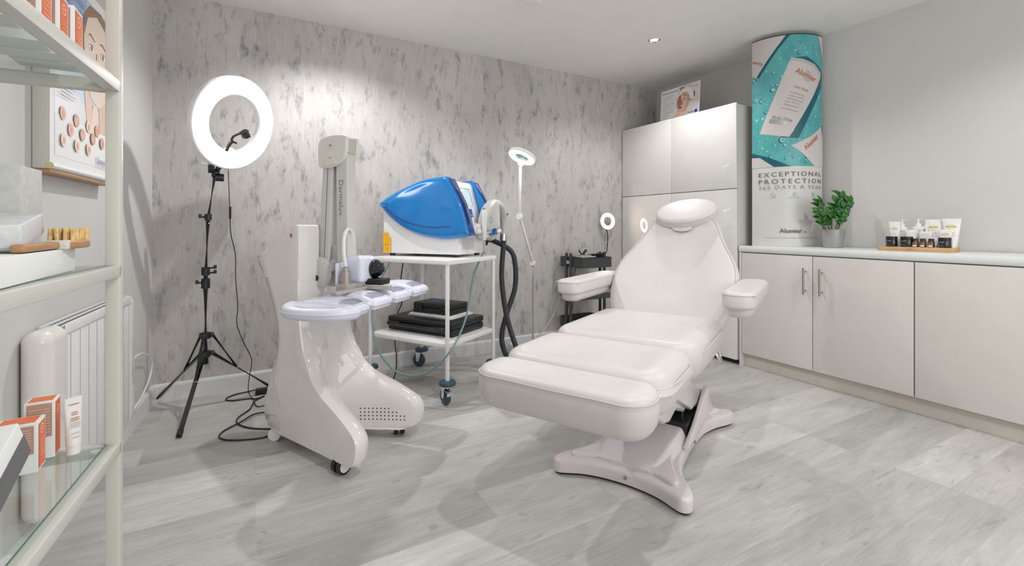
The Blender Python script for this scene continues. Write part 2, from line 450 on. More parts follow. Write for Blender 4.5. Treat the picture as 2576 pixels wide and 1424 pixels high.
# ------------------------------------------------------------------ room
def struct(name, bm, m, parent=None, smooth=False):
    return mk(name, bm, m, parent, smooth, kind='structure')
H = 2.45; YW = 3.45; XR = 3.67
bm = newbm(); box(bm, (1.5, .8, -.05), (5.2, 5.6, .1)); struct('floor', bm, M['floor'])
bm = newbm(); box(bm, (1.5, .8, H+.05), (5.2, 5.6, .1)); struct('ceiling', bm, M['ceil'])
bm = newbm(); box(bm, (1.6, YW+.05, H/2), (4.4, .1, H)); struct('wall_back', bm, M['paper'])
bm = newbm(); box(bm, (XR+.05, .8, H/2), (.1, 5.5, H)); struct('wall_right', bm, M['wall'])
def lw(d, off=0, z=0):  # point along the left wall, d metres from the far corner
    return V(-.5-.07*d+off, YW-d-.07*off, z)
bm = newbm(); addfaces(bm, [lw(-.05,0,0), lw(5.2,0,0), lw(5.2,-.1,0), lw(-.05,-.1,0), lw(-.05,0,H), lw(5.2,0,H), lw(5.2,-.1,H), lw(-.05,-.1,H)],
    [(0,1,2,3),(4,5,6,7),(0,1,5,4),(1,2,6,5),(2,3,7,6),(3,0,4,7)]); struct('wall_left', bm, M['wall'])
SKP = [(0,0),(.018,0),(.018,.092),(.014,.102),(.004,.106),(0,.106)]
bm = newbm(); loft(bm, [[(x, YW-a, b) for a, b in SKP] for x in (-.5, 3.2)]); struct('baseboard_back', bm, M['skirt'])
bm = newbm(); loft(bm, [[tuple(lw(d, a, b)) for a, b in SKP] for d in (0, 5.1)]); struct('baseboard_left', bm, M['skirt'])
# ------------------------------------------------------------------ treatment chair  (local x towards the head, y to the far side)
t = root('treatment_chair', 'white leatherette reclining treatment chair with padded arms on a sculpted base', 'treatment chair', (1.686,1.609,0), 26.8)
def sym(h):  # quarter outline (a,b) from +a axis to +b axis -> closed outline
    q1 = h; q2 = [(-a, b) for a, b in reversed(h)]; q3 = [(-a, -b) for a, b in h]; q4 = [(a, -b) for a, b in reversed(h)]
    out = []
    for s in (q1, q2, q3, q4):
        for p in s:
            if not out or (abs(out[-1][0]-p[0])+abs(out[-1][1]-p[1])) > 1e-6: out.append(p)
    if abs(out[0][0]-out[-1][0])+abs(out[0][1]-out[-1][1]) < 1e-6: out.pop()
    return out
BO = sym([(.428,0),(.434,.08),(.452,.155),(.482,.215),(.496,.248),(.486,.276),(.455,.285),(.405,.268),(.325,.222),(.22,.188),(.1,.176),(0,.173)])
BO = [(p.x, p.y) for p in catmull([(a, b, 0) for a, b in BO], 4, True)]
bm = newbm(); pad(bm, BO, .012, .066, .016, .004, cap='fan'); mk('base_foot', bm, M['base'], t)
bm = newbm(); pad(bm, inset(BO, .012), 0, .014, .002, .002, cap='fan'); mk('rubber_skirt', bm, M['gap'], t)
bm = newbm(); BS = sym([(.383,0),(.390,.08),(.406,.142),(.428,.186),(.434,.210),(.420,.224),(.392,.218),(.32,.182),(.22,.152),(.1,.140),(0,.137)])
BS = [(p.x, p.y) for p in catmull([(a, b, 0) for a, b in BS], 4, True)]
pad(bm, BS, .06, .084, .012, .002, cap='fan'); mk('base_step', bm, M['base'], t)
bm = newbm()   # ramp between the fins
rings = []
for a, hw, z in ((-.40,.115,.080),(-.34,.125,.092),(-.24,.13,.104),(-.1,.135,.116),(0,.14,.124),(.02,.14,.126)):
    rings.append([(a,-hw-.03,.06),(a,-hw,z-.004),(a,-hw+.012,z),(a,0,z+.002),(a,hw-.012,z),(a,hw,z-.004),(a,hw+.03,.06)])
loft(bm, rings); mk('base_ramp', bm, M['base'], t)
FIN = [(-.12,.075),(-.05,.098),(.04,.125),(.15,.165),(.28,.222),(.31,.226),(.335,.205),(.37,.135),(.42,.10),(.46,.075),(.3,.06),(0,.06)]
for s in (-1, 1):
    bm = newbm(); prism(bm, FIN, s*.178-.012, s*.178+.012, .008, T=lambda v: V(v.y, v.x, v.z)); mk('side_fin', bm, M['base'], t)
bm = newbm(); prism(bm, [(.22,.07),(.24,.15),(.29,.20),(.315,.205),(.34,.18),(.38,.12),(.45,.075)], -.17, .17, .006, T=lambda v: V(v.y, v.x, v.z)); mk('rear_hood', bm, M['base'], t)
bm = newbm(); box(bm, (.10,0,.10), (.24,.32,.085)); 
for y in (-.08,-.03): cyl(bm, (.02,y-.05,.13), (.02,y-.05,.20), .006)
mk('lift_mechanism', bm, M['dark'], t)
yz = lambda v: V(v.y, v.x, v.z)
bm = newbm(); prism(bm, [(-.40,.45),(-.345,.385),(.09,.17),(.27,.165),(.285,.205),(-.06,.395),(-.12,.45)], -.16, .16, .01, T=yz); mk('lift_arm', bm, M['base'], t)
bm = newbm(); prism(bm, [(-.72,.455),(-.70,.43),(-.60,.40),(-.30,.235),(-.22,.215),(-.12,.235),(.03,.175),(.06,.19),(-.32,.39),(-.38,.455)], -.14, .14, .014, T=yz); mk('under_frame', bm, M['base'], t)
bm = newbm(); box(bm, (-.38,0,.462), (.86,.40,.035), .01); mk('seat_frame', bm, M['base'], t)
bm = newbm(); tube(bm, [(.19,-.245,.44),(.19,-.262,.405),(.235,-.262,.395),(.25,-.245,.435)], .006, closed=True); mk('hook', bm, M['chrome'], t)
for x, y in ((-.427,-.02),(.05,-.178)):
    bm = newbm(); d = (-1,0,0) if x < -.3 else (0,-1,0)
    cyl(bm, (x,y,.04), (x+d[0]*.006,y+d[1]*.006,.04), .007); mk('screw_cap', bm, M['steel'], t)

def cushion(a0, a1, hw, zb, zt, rt, rb, cr, zf=None, bulge=.004):
    bm = newbm(); uph(bm, rrect(a1-a0, 2*hw, cr, 8, ((a0+a1)/2, 0)), zb, zt, rt, rb, zf, None, bulge); return bm
def dish(a0, a1, d, y0=.17, ex=.06):
    def f(x, y):
        e = max(0, min(1, (x-a0)/ex))*max(0, min(1, (a1-x)/ex)); e = e*e*(3-2*e)
        return -d*math.exp(-(y/y0)**4)*e+.008*math.exp(-((abs(y)-.235)/.05)**2)*e
    return f
def seam(pts, parent, r=.0022):
    bm = newbm(); tube(bm, pts, r, 6, 5); mk('piping', bm, M['piping'], parent)
c = mk('foot_cushion', cushion(-1.03, -.84, .293, .452, .582, .020, .055, .082, dish(-1.03,-.84,.006,.2,.05)), M['leather'], t)
def edgeline(a0, a1, hw, z, cr, side='front', zz=None):
    pts = []
    for k in range(9):
        a = R(90*k/8); pts.append((a0+cr-cr*math.sin(a), -hw+cr-cr*math.cos(a), z))
    pts = [(a1, -hw, z)]+pts+[(a0, -hw*.5, z+.001),(a0,0,z-.001),(a0,hw*.5,z+.001)]
    for k in range(9):
        a = R(90*k/8); pts.append((a0+cr-cr*math.cos(a), hw-cr+cr*math.sin(a), z))
    pts.append((a1, hw, z)); return pts
seam(edgeline(-1.0305, -.87, .2945, .566, .082), c)
c = mk('leg_cushion', cushion(-.86, -.462, .296, .462, .600, .036, .055, .085, dish(-.86,-.462,.016,.17,.10), .008), M['leather'], t)
seam([(-.845,-.262,.560),(-.80,-.292,.562),(-.70,-.303,.566),(-.58,-.303,.570),(-.51,-.285,.574)], c)
c = mk('seat_cushion', cushion(-.475, .15, .298, .462, .612, .036, .055, .09, dish(-.475,.15,.014,.18,.12), .008), M['leather'], t)
seam([(-.46,-.262,.570),(-.41,-.294,.572),(-.30,-.305,.575),(-.1,-.3055,.58),(.04,-.304,.582),(.12,-.28,.582)], c)
# backrest: (s,b) outline in an inclined plane
BA = R(47.5); bd = V(math.cos(BA), 0, math.sin(BA)); bn = V(-math.sin(BA), 0, math.cos(BA))   # bn: normal towards the sitter
B0 = V(.115, 0, .555)
def BT(v): return B0+bd*v.x+V(0,1,0)*v.y+bn*v.z
prof = [(0,.20),(.008,.235),(.03,.262),(.08,.288),(.15,.308),(.23,.321),(.31,.324),(.38,.316),(.45,.292),(.51,.262),(.57,.236),(.63,.214),(.69,.192),(.735,.165),(.757,.12),(.762,.06)]
prof = [(p.x, p.y) for p in catmull([(a,b,0) for a,b in prof], 3)]
OUT = prof+[(.762,0)]+[(a,-b) for a,b in reversed(prof)]
bm = newbm()
N = len(OUT)
def backz(s, b):
    e = max(0, min(1, s/.10))*max(0, min(1, (.70-s)/.22))
    sm = e*e*(3-2*e)
    return -.034*math.exp(-(b/.165)**4)*sm-.012*max(0, (s-.48)/.28)+.010*math.exp(-((s-.13)/.09)**2)*math.exp(-(b/.2)**4)
rings = []
for d, z in [(.034,-.098),(.012,-.088),(0,-.068),(-.005,-.045),(-.001,-.022),(.009,-.008),(.024,-.001)]:
    rings.append([(a, b, z+(backz(a, b)*.5 if z > -.01 else 0)) for a, b in inset(OUT, d)])
o5 = inset(OUT, .045)
for f in (0, .06, .14, .22, .30, .38, .46, .54, .62, .70, .78, .86, .93, .98):
    rings.append([(.37+(a-.37)*(1-f), b*(1-f), backz(.37+(a-.37)*(1-f), b*(1-f))) for a, b in o5])
loft(bm, rings, 'fan', 0, BT)
c = mk('backrest', bm, M['leather'], t)
seam([tuple(BT(V(a, b, -.004))) for a, b in [p for p in inset(OUT, .010)][2:N-2:3]], c, .0018)
bm = newbm(); box(bm, (.36,0,-.11), (.5,.36,.035), .012, BT); mk('back_frame', bm, M['base'], t)
# headrest
HA = R(38); hd = V(math.cos(HA), 0, math.sin(HA)); hn = V(-math.sin(HA), 0, math.cos(HA)); H0 = V(.635, -.005, 1.125)
HR_ = R(13)
HT = lambda v: H0+hd*v.x+V(0,1,0)*v.y+hn*v.z
bm = newbm(); pad(bm, ellipse(.112, .174, 40, rot=HR_), -.032, .030, .018, .014, 5, HT)
c = mk('headrest', bm, M['leather'], t)
seam([tuple(HT(V(a, b, .0165))) for a, b in ellipse(.1125, .1745, 40, rot=HR_)], c, .0018)
bm = newbm(); box(bm, (.72,.0,.0), (.03,.012,.002), 0, BT)
for y in (-.035,.035): cyl(bm, BT(V(.69,y,-.03)), HT(V(-.02,y,-.03)), .008)
mk('headrest_bracket', bm, M['chrome'], t)
bm = newbm(); loft(bm, [[tuple(BT(V(.655+a, b, .0015+z))) for a, b in ellipse(.028*k, .055*k, 24)] for k, z in ((1,0),(.8,.001),(0.1,.001))]); mk('face_hole', bm, M['piping'], t)
for s in (-1, 1):
    y = s*.388
    bm = newbm(); uph(bm, rrect(.61, .128, .056, 8, (.145, y)), .706, .776, .014, .018, lambda x, yy: .003*math.cos((yy-y)/.064*1.4))
    c = mk('armrest_pad', bm, M['leather'], t)
    tb = [(-.1605+.055-.055*math.sin(R(a)), y-.064+.055-.055*math.cos(R(a)), .766) for a in range(0,91,15)]
    tb2 = [(-.1605+.055-.055*math.cos(R(a)), y+.064-.055+.055*math.sin(R(a)), .766) for a in range(0,91,15)]
    seam([(.44,y-.0645,.766)]+tb+tb2+[(.44,y+.0645,.766)], c, .0015)
    bm = newbm(); uph(bm, rrect(.53, .100, .045, 8, (.13, y)), .668, .712, .004, .026); mk('armrest_shell', bm, M['leather'], t)
    bm = newbm(); box(bm, (.40,y,.69), (.05,.05,.07), .008); box(bm, (.405,y-s*.08,.685), (.04,.18,.03), .008); mk('armrest_bracket', bm, M['base'], t)

# ------------------------------------------------------------------ light therapy machine
MR = -51.82; MO = (.498,2.202,0)
t = root('light_therapy_machine', 'white floor standing light therapy machine with folding arm and row of lilac lamp panels', 'therapy machine', MO, MR)
LV = [ # z, rear, tip, crotch
 (.055,-.50,.085,-.26),(.065,-.56,.115,-.26),(.10,-.60,.128,-.255),(.15,-.612,.134,-.25),(.19,-.602,.112,-.245),(.25,-.583,.01,-.245),(.316,-.553,-.125,-.25),(.40,-.517,-.205,-.255),
 (.49,-.492,-.25,-.268),(.60,-.502,-.275,-.28),(.75,-.578,-.285,-.285),(.86,-.664,-.286,-.286),(.885,-.678,-.286,-.286),(.905,-.664,-.286,-.286),(1.03,-.385,-.286,-.286),(1.048,-.345,-.288,-.288),(1.054,-.325,-.30,-.30)]
def mring(z, sr, st, sc, ins=0):
    wo = lambda s: .225+.227*s-ins
    D = max(0, st-sc); th = .085
    half = [(sr, wo(sr)*.45), (sr+.006, wo(sr)*.8), (sr+.03, wo(sr+.03))]
    e = .045 if D > .05 else .02
    for k in range(1, 6): s = sr+.03+(st-e-sr-.03)*k/5; half.append((s, wo(s)))
    half.append((st-e*.35, wo(st)-e*.12)); half.append((st, wo(st)-e*.55))
    wi = max(.02, wo(st)-max(th, e)); f = min(1, D/.12)
    half.append((st-.006*f, wi+.012)); half.append((st-.03*f, wi-.004))
    w2 = wi-.004
    for k in range(1, 8):
        tau = k/7; lat = w2*(1-tau)**1.25; s = st-.03*f-(D-.03*f)*(1-(1-tau)**1.9) if D > .03 else st-D*tau; half.append((s, lat))
    left = [(s, -l, z) for s, l in half]; right = [(s, l, z) for s, l in reversed(half[:-1])]
    return left+right
bm = newbm(); rings = []
C = catmull([(z, a, 0) for z, a, b, c in LV], 3); C2 = catmull([(z, b, c) for z, a, b, c in LV], 3)
ZS = .795
for p, q in zip(C, C2):
    if p.x < ZS-.01: rings.append(mring(p.x, p.y, q.y, min(q.z, q.y)))
rings = [mring(.05, -.48, .07, -.27, .012)]+rings
def lerp_lv(z):
    for p, q, p2, q2 in zip(C, C2, C[1:], C2[1:]):
        if p.x <= z <= p2.x:
            f = (z-p.x)/(p2.x-p.x); return p.y+(p2.y-p.y)*f, q.y+(q2.y-q.y)*f
sr_, st_ = lerp_lv(ZS); rings.append(mring(ZS, sr_, st_, st_))
loft(bm, rings)
wo_ = lambda s: .225+.227*s
def uring(z, sr, st, ins=0):
    si = max(sr+.028, -.345) if z < 1.04 else sr+.028
    e = .02; w0 = wo_(st)-ins
    P = [(sr+ins, -wo_(sr)*.45), (sr+.006+ins, -wo_(sr)*.8), (sr+.03, -wo_(sr+.03)+ins)]
    for k in range(1, 6): q = sr+.03+(st-e-sr-.03)*k/5; P.append((q, -wo_(q)+ins))
    P += [(st-e*.3-ins, -w0+e*.3), (st-ins, -w0+e), (st-ins, -.045), (st-ins, -.038-ins), (st-.006, -.034-ins), (si+.01-ins, -.034-ins), (si-ins, -.026)]
    P += [(si-ins, wo_(si)*.5), (si-ins, wo_(si)-ins-.004), (si-.004, wo_(si)-ins)]
    for k in range(3, -1, -1): q = sr+.03+(si-.01-sr-.03)*k/4; P.append((q, wo_(q)-ins))
    P += [(sr+.006+ins, wo_(sr)*.8), (sr+ins, wo_(sr)*.45)]
    return [(x, y, z) for x, y in P]
ur = [uring(ZS+.0003, sr_, st_)]
for p, q in zip(C, C2):
    if ZS < p.x < 1.045: ur.append(uring(p.x, p.y, q.y))
ur.append(uring(1.047, -.348, -.286)); ur.append(uring(1.052, -.341, -.287, .002)); ur.append(uring(1.0545, -.334, -.289, .006))
RU = loft(bm, ur, False); bm.faces.new(RU[-1])
body = mk('body', bm, M['shell'], t, angle=50)
bv = BVHTree.FromPolygons([v.co.copy() for v in body.data.vertices], [tuple(p.vertices) for p in body.data.polygons])
def caster(x, y, r, mt_tire, mt_hub, parent, yaw=0, zt=.06):
    ca, sa = math.cos(R(yaw)), math.sin(R(yaw)); T = lambda v: V(x+v.x*ca-v.y*sa, y+v.x*sa+v.y*ca, v.z)
    bm = newbm()
    for s in (-1,1): cyl(bm, T(V(0,s*.006,r)), T(V(0,s*.026,r)), r, r, 28)
    o = mk('caster', bm, mt_tire, parent)
    for s in (-1,1):
        bm = newbm(); cyl(bm, T(V(0,s*.026,r)), T(V(0,s*.0275,r)), r*.78, r*.74, 28); mk('wheel_disc', bm, mt_hub, o)
    bm = newbm(); box(bm, T(V(0,0,r*1.5)), (.03,.026,r*1.1), .004); cyl(bm, (x,y,r*1.4), (x,y,zt), .009); mk('fork', bm, M['steel'], o)
caster(-.0,-.20,.034, M['dark'], M['whitem'], t, 82)
caster(-.0,.205,.032, M['dark'], M['whitem'], t, -50)
caster(-.52,-.075,.03, M['whitem'], M['whitem'], t, 20); caster(-.52,.075,.03, M['whitem'], M['whitem'], t, -20)
bm = newbm()
for i in range(12):
    for j in range(4):
        if (j == 3 and i > 7) or (j == 2 and i > 9) : continue
        hit, nn, _, _ = bv.ray_cast(V(-.135+i*.0185, .02, .098+j*.018), V(0,1,0))
        if hit:
            if nn.y > 0: nn = -nn
            cyl(bm, hit+nn*.0006, hit-nn*.001, .0035, seg=8)
mk('vent_holes', bm, M['gap'], body)
# no-touch symbol
hit, nn, _, _ = bv.ray_cast(V(-.345,-.4,1.005), V(0,1,0))
if hit:
    if nn.y > 0: nn = -nn
    e1 = V(1,0,0)-nn*nn.x; e1.normalize(); e2 = nn.cross(e1)
    if e2.z < 0: e2 = -e2
    bm = newbm(); tube(bm, [hit+nn*.0008+(e1*math.cos(a)+e2*math.sin(a))*.009 for a in [2*PI*k/20 for k in range(20)]], .0009, 5, 0, closed=True)
    tube(bm, [hit+nn*.0008-e1*.006+e2*.006, hit+nn*.0008+e1*.006-e2*.006], .0009, 5, 0)
    tube(bm, [hit+nn*.0008-e1*.003-e2*.005, hit+nn*.0008-e1*.003+e2*.005, hit+nn*.0008+e1*.002+e2*.004, hit+nn*.0008+e1*.003-e2*.004], .0008, 5, 0)
    mk('warning_symbol', bm, mat('red_print', (.55,.05,.04), .5), body)
# folding arm
def beam(name, p0, p1, w, d, mt, r=.008, y=0):
    """bar in the x-z plane from p0 to p1"""
    bm = newbm(); P0 = V(p0[0], y, p0[1]); P1 = V(p1[0], y, p1[1]); ax = (P1-P0); L = ax.length; ax.normalize(); sx = V(ax.z, 0, -ax.x)
    T = lambda v: P0+ax*v.z+sx*v.x+V(0,1,0)*v.y
    box(bm, (0,0,L/2), (w,d,L), r, T); return mk(name, bm, mt, t), T
a1, T1 = beam('lower_arm', (-.268,.83), (-.238,1.40), .066, .062, M['shellg'], y=.0)
bm = newbm(); box(bm, (.006,-.0315,.27), (.003,.001,.52), 0, T1); mk('seam_line', bm, M['greyd'], a1)
bm = newbm(); box(bm, (.030,0,.085), (.009,.045,.08), .002, T1); mk('joint_plate', bm, M['silver'], a1)
a2, T2 = beam('upper_arm', (-.150,.87), (-.156,1.40), .070, .062, M['shellg'], y=.0)
fl = Flat(); fl.text('Dermalux', 0, 0, .027, 0, align='L', width=.168); fl.text('®', .174, .0, .006, 0)
fl.done('lettering', [M['greyd']], lambda u, v, l: T2(V(v-.014, -.0315-l, .395-u)) , a2)
bm = newbm(); box(bm, (-.018,-.0312,.27), (.0015,.001,.50), 0, T2); box(bm, (-.001,-.0312,.27), (.0015,.001,.50), 0, T2); mk('seam_line', bm, mat('pale_seam', (.75,.75,.72), .4), a2)
bm = newbm()
capp = [(-.285,1.345),(-.262,1.328),(-.21,1.325),(-.150,1.345),(-.118,1.385),(-.112,1.44),(-.118,1.472),(-.20,1.478),(-.262,1.466),(-.285,1.44)]
capp = [(p.x, p.y) for p in catmull([(a,b,0) for a,b in capp], 3, True)]
for yy in (-.036, .036): prism(bm, capp, yy-.010, yy+.010, .006, T=lambda v: V(v.y, v.x, v.z))
box(bm, (-.205,0,1.465), (.15,.08,.012), .005); box(bm, (-.275,0,1.41), (.012,.08,.07), .004)
cp = mk('elbow_cap', bm, mat('ivory_cap', (.74,.73,.68), .3), t)
bm = newbm(); prism(bm, [(-.245,1.333),(-.165,1.340),(-.195,1.395),(-.205,1.402),(-.215,1.395)], -.051, -.046, .002, T=lambda v: V(v.y, v.x, v.z)); mk('cap_ridge', bm, mat('ivory_cap', (.74,.73,.68), .3), cp)
for zz in (1.372, 1.43):
    bm = newbm(); cyl(bm, (-.205,-.054,zz), (-.205,-.046,zz), .004); mk('screw', bm, M['steel'], cp)
bm = newbm(); box(bm, (-.122,0,1.425), (.012,.05,.07), .002); mk('hinge_block', bm, M['grey'], cp)
bm = newbm(); lathe(bm, [(0,-.05),(.045,-.05),(.058,-.042),(.058,-.028),(.045,-.02),(0,-.02)], seg=32, T=lambda v: V(-.275+v.x, v.z, .825+v.y*1.3)); 
lathe(bm, [(0,.024),(.045,.024),(.054,.032),(.054,.042),(.045,.05),(0,.05)], seg=32, T=lambda v: V(-.265+v.x, v.z, .82+v.y*1.3)); mk('pivot_housing', bm, M['shellg'], t)
bm = newbm(); cyl(bm, (-.29,-.057,.80), (-.29,-.049,.80), .014); mk('pivot_bolt', bm, M['gap'], t)
# lamp head in its own frame
E1 = V(.345,1.895,0); hr = 43-MR
rel = Matrix.Rotation(R(-MR), 3, 'Z') @ (E1-V(*MO)); 
def headpart(name, bm, m, par=None):
    o = mk(name, bm, m, par or t)
    if par is None: o.location = (rel.x, rel.y, 0); o.rotation_euler = (0,0,R(hr))
    return o
PW, PL = .160, .31
def ptop(x, y):   # local within panel: x across -1..1, y along -1..1
    return .028*(1-y*y)-.010*abs(x)**3
for i in range(4):
    x0 = .078+i*.174; zc = .702+.004*i
    bm = newbm()
    def df(v, h):
        x, y, z = v.x/h[0], v.y/h[1], v.z/h[2]
        nz = v.z+(ptop(x, y) if z > 0 else ptop(x, y)*.35)
        nx = v.x*(1-.10*max(0, abs(y)-.55)/.45)*(1-.06*(z < 0)); ny = v.y*(1-.06*x*x)*(1-.04*(z < 0))
        return V(nx, ny, nz)
    rbox(bm, (x0, .155, zc), (PW, PL, .046), .018, (6,10,2), 4, df)
    p = headpart('lamp_panel', bm, M['lilac'])
    bm = newbm()
    for k in range(11):
        xx = -.058+k*.0105; n = 8; L0 = .020+.006*abs(k-5)*.4; L1 = .085-.0015*(k-4)**2*.35
        top = []
        for q in range(n+1):
            yy = L0+(L1-L0)*q/n; X, Y = xx/(PW/2), (yy-PL/2)/(PL/2)
            top.append((x0+xx+.006*math.sin(q/n*1.5), yy, zc+.0235+ptop(X, Y)))
        for sg in range(n):
            (xa, ya, za), (xb, yb, zb) = top[sg], top[sg+1]
            addfaces(bm, [V(xa-.002, ya, za), V(xa+.002, ya, za), V(xb+.002, yb, zb), V(xb-.002, yb, zb)], [(0,1,2,3)])
    headpart('vent_slots', bm, mat('vent_shadow', (.13,.14,.20), .6), p)
    if i < 3:
        for yy in (.035, .27):
            bm = newbm(); box(bm, (x0+.087, yy, zc+.012), (.034,.018,.014), .003); headpart('hinge', bm, M['whitem'])
HO = [(.045,-.012),(.0,-.006),(-.038,.022),(-.064,.075),(-.076,.145),(-.074,.215),(-.056,.275),(-.024,.318),(.012,.332),(.045,.330),(.052,.24),(.054,.08)]
HO = [(p.x, p.y) for p in catmull([(a, b, 0) for a, b in HO], 4, True)]
HZ = lambda x, y: -.020*min(1, max(0, (.03-x)/.105))**1.6+.006*math.cos((y-.16)/.18*1.5)
bm = newbm(); uph(bm, HO, .676, .734, .026, .026, HZ, None, .003); hdl = headpart('panel_handle', bm, M['lilac'])
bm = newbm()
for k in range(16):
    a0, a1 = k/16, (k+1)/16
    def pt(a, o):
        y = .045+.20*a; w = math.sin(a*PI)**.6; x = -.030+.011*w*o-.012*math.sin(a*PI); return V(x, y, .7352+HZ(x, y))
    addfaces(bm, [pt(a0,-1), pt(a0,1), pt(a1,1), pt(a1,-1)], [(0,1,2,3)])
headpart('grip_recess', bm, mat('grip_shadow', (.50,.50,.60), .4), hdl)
# centre bracket, connector, joint box and knob (head frame)
bm = newbm(); box(bm, (.30,.16,.762), (.40,.035,.014), .003); box(bm, (.235,.20,.772), (.06,.06,.03), .004); box(bm, (.33,.10,.765), (.03,.14,.02), .003); headpart('mounting_bracket', bm, mat('taupe_bracket', (.42,.39,.36), .4))
bm = newbm(); cyl(bm, (.235,.20,.785), (.235,.20,.845), .022); cyl(bm, (.235,.20,.845), (.235,.20,.862), .016); headpart('metal_connector', bm, mat('taupe_metal', (.40,.37,.33), .35, .5))
bm = newbm(); rbox(bm, (.345,.20,.845), (.125,.10,.125), .022, (3,3,3), 4); jb = headpart('joint_box', bm, M['lilac'])
bm = newbm(); box(bm, (.27,.245,.83), (.09,.012,.10), .004); headpart('joint_plate', bm, M['lilac'])
bm = newbm(); lathe(bm, [(0,.045),(.018,.044),(.030,.036),(.036,.02),(.042,.014),(.045,0),(.040,-.012),(0,-.012)], seg=28, T=lambda v: V(.38,.145,.845)+V(v.x, -v.z, v.y)); headpart('knob', bm, M['blackg'])
bm = newbm(); box(bm, (.365,.12,.788), (.075,.09,.028), .005); headpart('latch', bm, M['dark'])
Ri = Matrix.Rotation(R(MR), 3, 'Z')
bm = newbm(); tube(bm, [(.235,.20,.86),(.228,.205,.93),(.245,.215,1.00),(.285,.225,1.035),(.33,.235,1.015),(.345,.245,.96),(.32,.26,.90),(.30,.27,.865)], .0085, 12); headpart('cable_loop', bm, M['clear'])

# ------------------------------------------------------------------ ring light on a tripod
t = root('ring_light', 'large lit ring light on a black tripod in front of the patterned wall', 'ring light', (-.217,3.178,0), 0)
bm = newbm(); tube(bm, [(0,0,.26),(.0,0,.75)], .0165, 16, 0); lo = mk('lower_pole', bm, M['blackg'], t)
bm = newbm(); tube(bm, [(.0,0,.74),(.012,-.002,1.10)], .0135, 16, 0); mk('middle_pole', bm, M['blackg'], t)
bm = newbm(); tube(bm, [(.012,-.002,1.09),(.045,-.01,1.34)], .010, 16, 0); mk('upper_pole', bm, M['blackg'], t)
def collar(p, h, r, knobs):
    bm = newbm(); cyl(bm, (p[0],p[1],p[2]-h/2), (p[0],p[1],p[2]+h/2), r); k = mk('clamp_collar', bm, M['dark'], t)
    for (dx, dz) in knobs:
        bm = newbm(); s = 1 if dx > 0 else -1
        cyl(bm, (p[0]+s*r*.6,p[1],p[2]+dz), (p[0]+dx,p[1],p[2]+dz), .005); box(bm, (p[0]+dx+s*.006,p[1],p[2]+dz+.005), (.016,.008,.022), .003, lambda v: v); mk('clamp_knob', bm, M['dark'], k)
collar((0,0,.72), .055, .022, [(-.035,.005)]); collar((0,0,.79), .045, .021, [(.04,-.01),(.04,.018)]); collar((.012,0,1.10), .035, .018, [(-.032,.0)])
bm = newbm(); cyl(bm, (.0125,0,1.062), (.0125,0,1.068), .0142); mk('pole_band', bm, M['silver'], t)
bm = newbm(); cyl(bm, (0,0,.405), (0,0,.44), .024); 
for a in (134,255,18): box(bm, (math.cos(R(a))*.03, math.sin(R(a))*.03, .422), (.022,.022,.026), .003)
mk('upper_hub', bm, M['dark'], t)
bm = newbm(); cyl(bm, (0,0,.30), (0,0,.335), .023)
for a in (134,255,18): box(bm, (math.cos(R(a))*.032, math.sin(R(a))*.032, .318), (.024,.024,.024), .003)
mk('lower_hub', bm, M['dark'], t)
for a, rr in ((134,.385),(257,.375),(18,.385)):
    c, s = math.cos(R(a)), math.sin(R(a))
    bm = newbm(); tube(bm, [(c*.03,s*.03,.318),(c*rr,s*rr,.012)], .0115, 12, 0); lg = mk('leg', bm, M['blackg'], t)
    bm = newbm(); tube(bm, [(c*(rr-.02),s*(rr-.02),.029),(c*(rr+.005),s*(rr+.005),.008)], .0135, 12, 0); mk('rubber_foot', bm, M['dark'], lg)
    bm = newbm(); tube(bm, [(c*.036,s*.036,.42),(c*.16,s*.16,.208)], .0075, 8, 0); mk('strut', bm, M['dark'], t)
    bm = newbm(); cyl(bm, (c*.16-s*.013,s*.16+c*.013,.208), (c*.16+s*.013,s*.16-c*.013,.208), .004); mk('rivet', bm, M['silver'], lg)
RC = V(.142,-.148,1.622)     # ring centre relative to the tripod
rn = V(math.sin(R(43)), -math.cos(R(43)), -.26).normalized()
ra = V(0,0,1).cross(rn).normalized(); rb = rn.cross(ra)
def ringT(C, a, b, n): return lambda v: C+a*v.x+b*v.y+n*v.z
RT = ringT(RC, ra*1.03, rb*1.03, rn)
def torus_prof(bm, prof, T, seg=72, mi=0):
    rings = [[bm.verts.new(T(V(r*math.cos(t_), r*math.sin(t_), z))) for r, z in prof] for t_ in [2*PI*k/seg for k in range(seg)]]
    n = len(prof)
    for i in range(seg):
        A, B = rings[i], rings[(i+1)%seg]
        for k in range(n): bm.faces.new([A[k], A[(k+1)%n], B[(k+1)%n], B[k]]).material_index = mi
bm = newbm(); torus_prof(bm, [(.160,-.022),(.243,-.022),(.250,-.014),(.252,.012),(.247,.016),(.156,.016),(.150,.010),(.152,-.014)], RT); mk('ring_housing', bm, M['whitem'], t)
bm = newbm(); torus_prof(bm, [(.160,.0155),(.164,.021),(.235,.021),(.243,.0155)], RT); mk('diffuser', bm, M['ring'], t)
bm = newbm(); lathe(bm, [(0,.030),(.018,.028),(.026,.018),(.028,.0)], seg=24, T=lambda v: RT(V(v.x*1.1-.0, v.y-.158, v.z))); mk('hot_shoe_cap', bm, M['ring'], t)
pb = RT(V(-.02,-.25,-.02))
bm = newbm(); tube(bm, [(.045,-.01,1.33), (.06,-.03,1.37), tuple(pb)], .014, 10, 4); box(bm, (.05,-.02,1.35), (.04,.04,.05), .01); mk('tilt_bracket', bm, M['dark'], t)
bm = newbm(); cyl(bm, (.015,-.03,1.375), (.045,-.03,1.375), .025); mk('tilt_knob', bm, M['dark'], t)
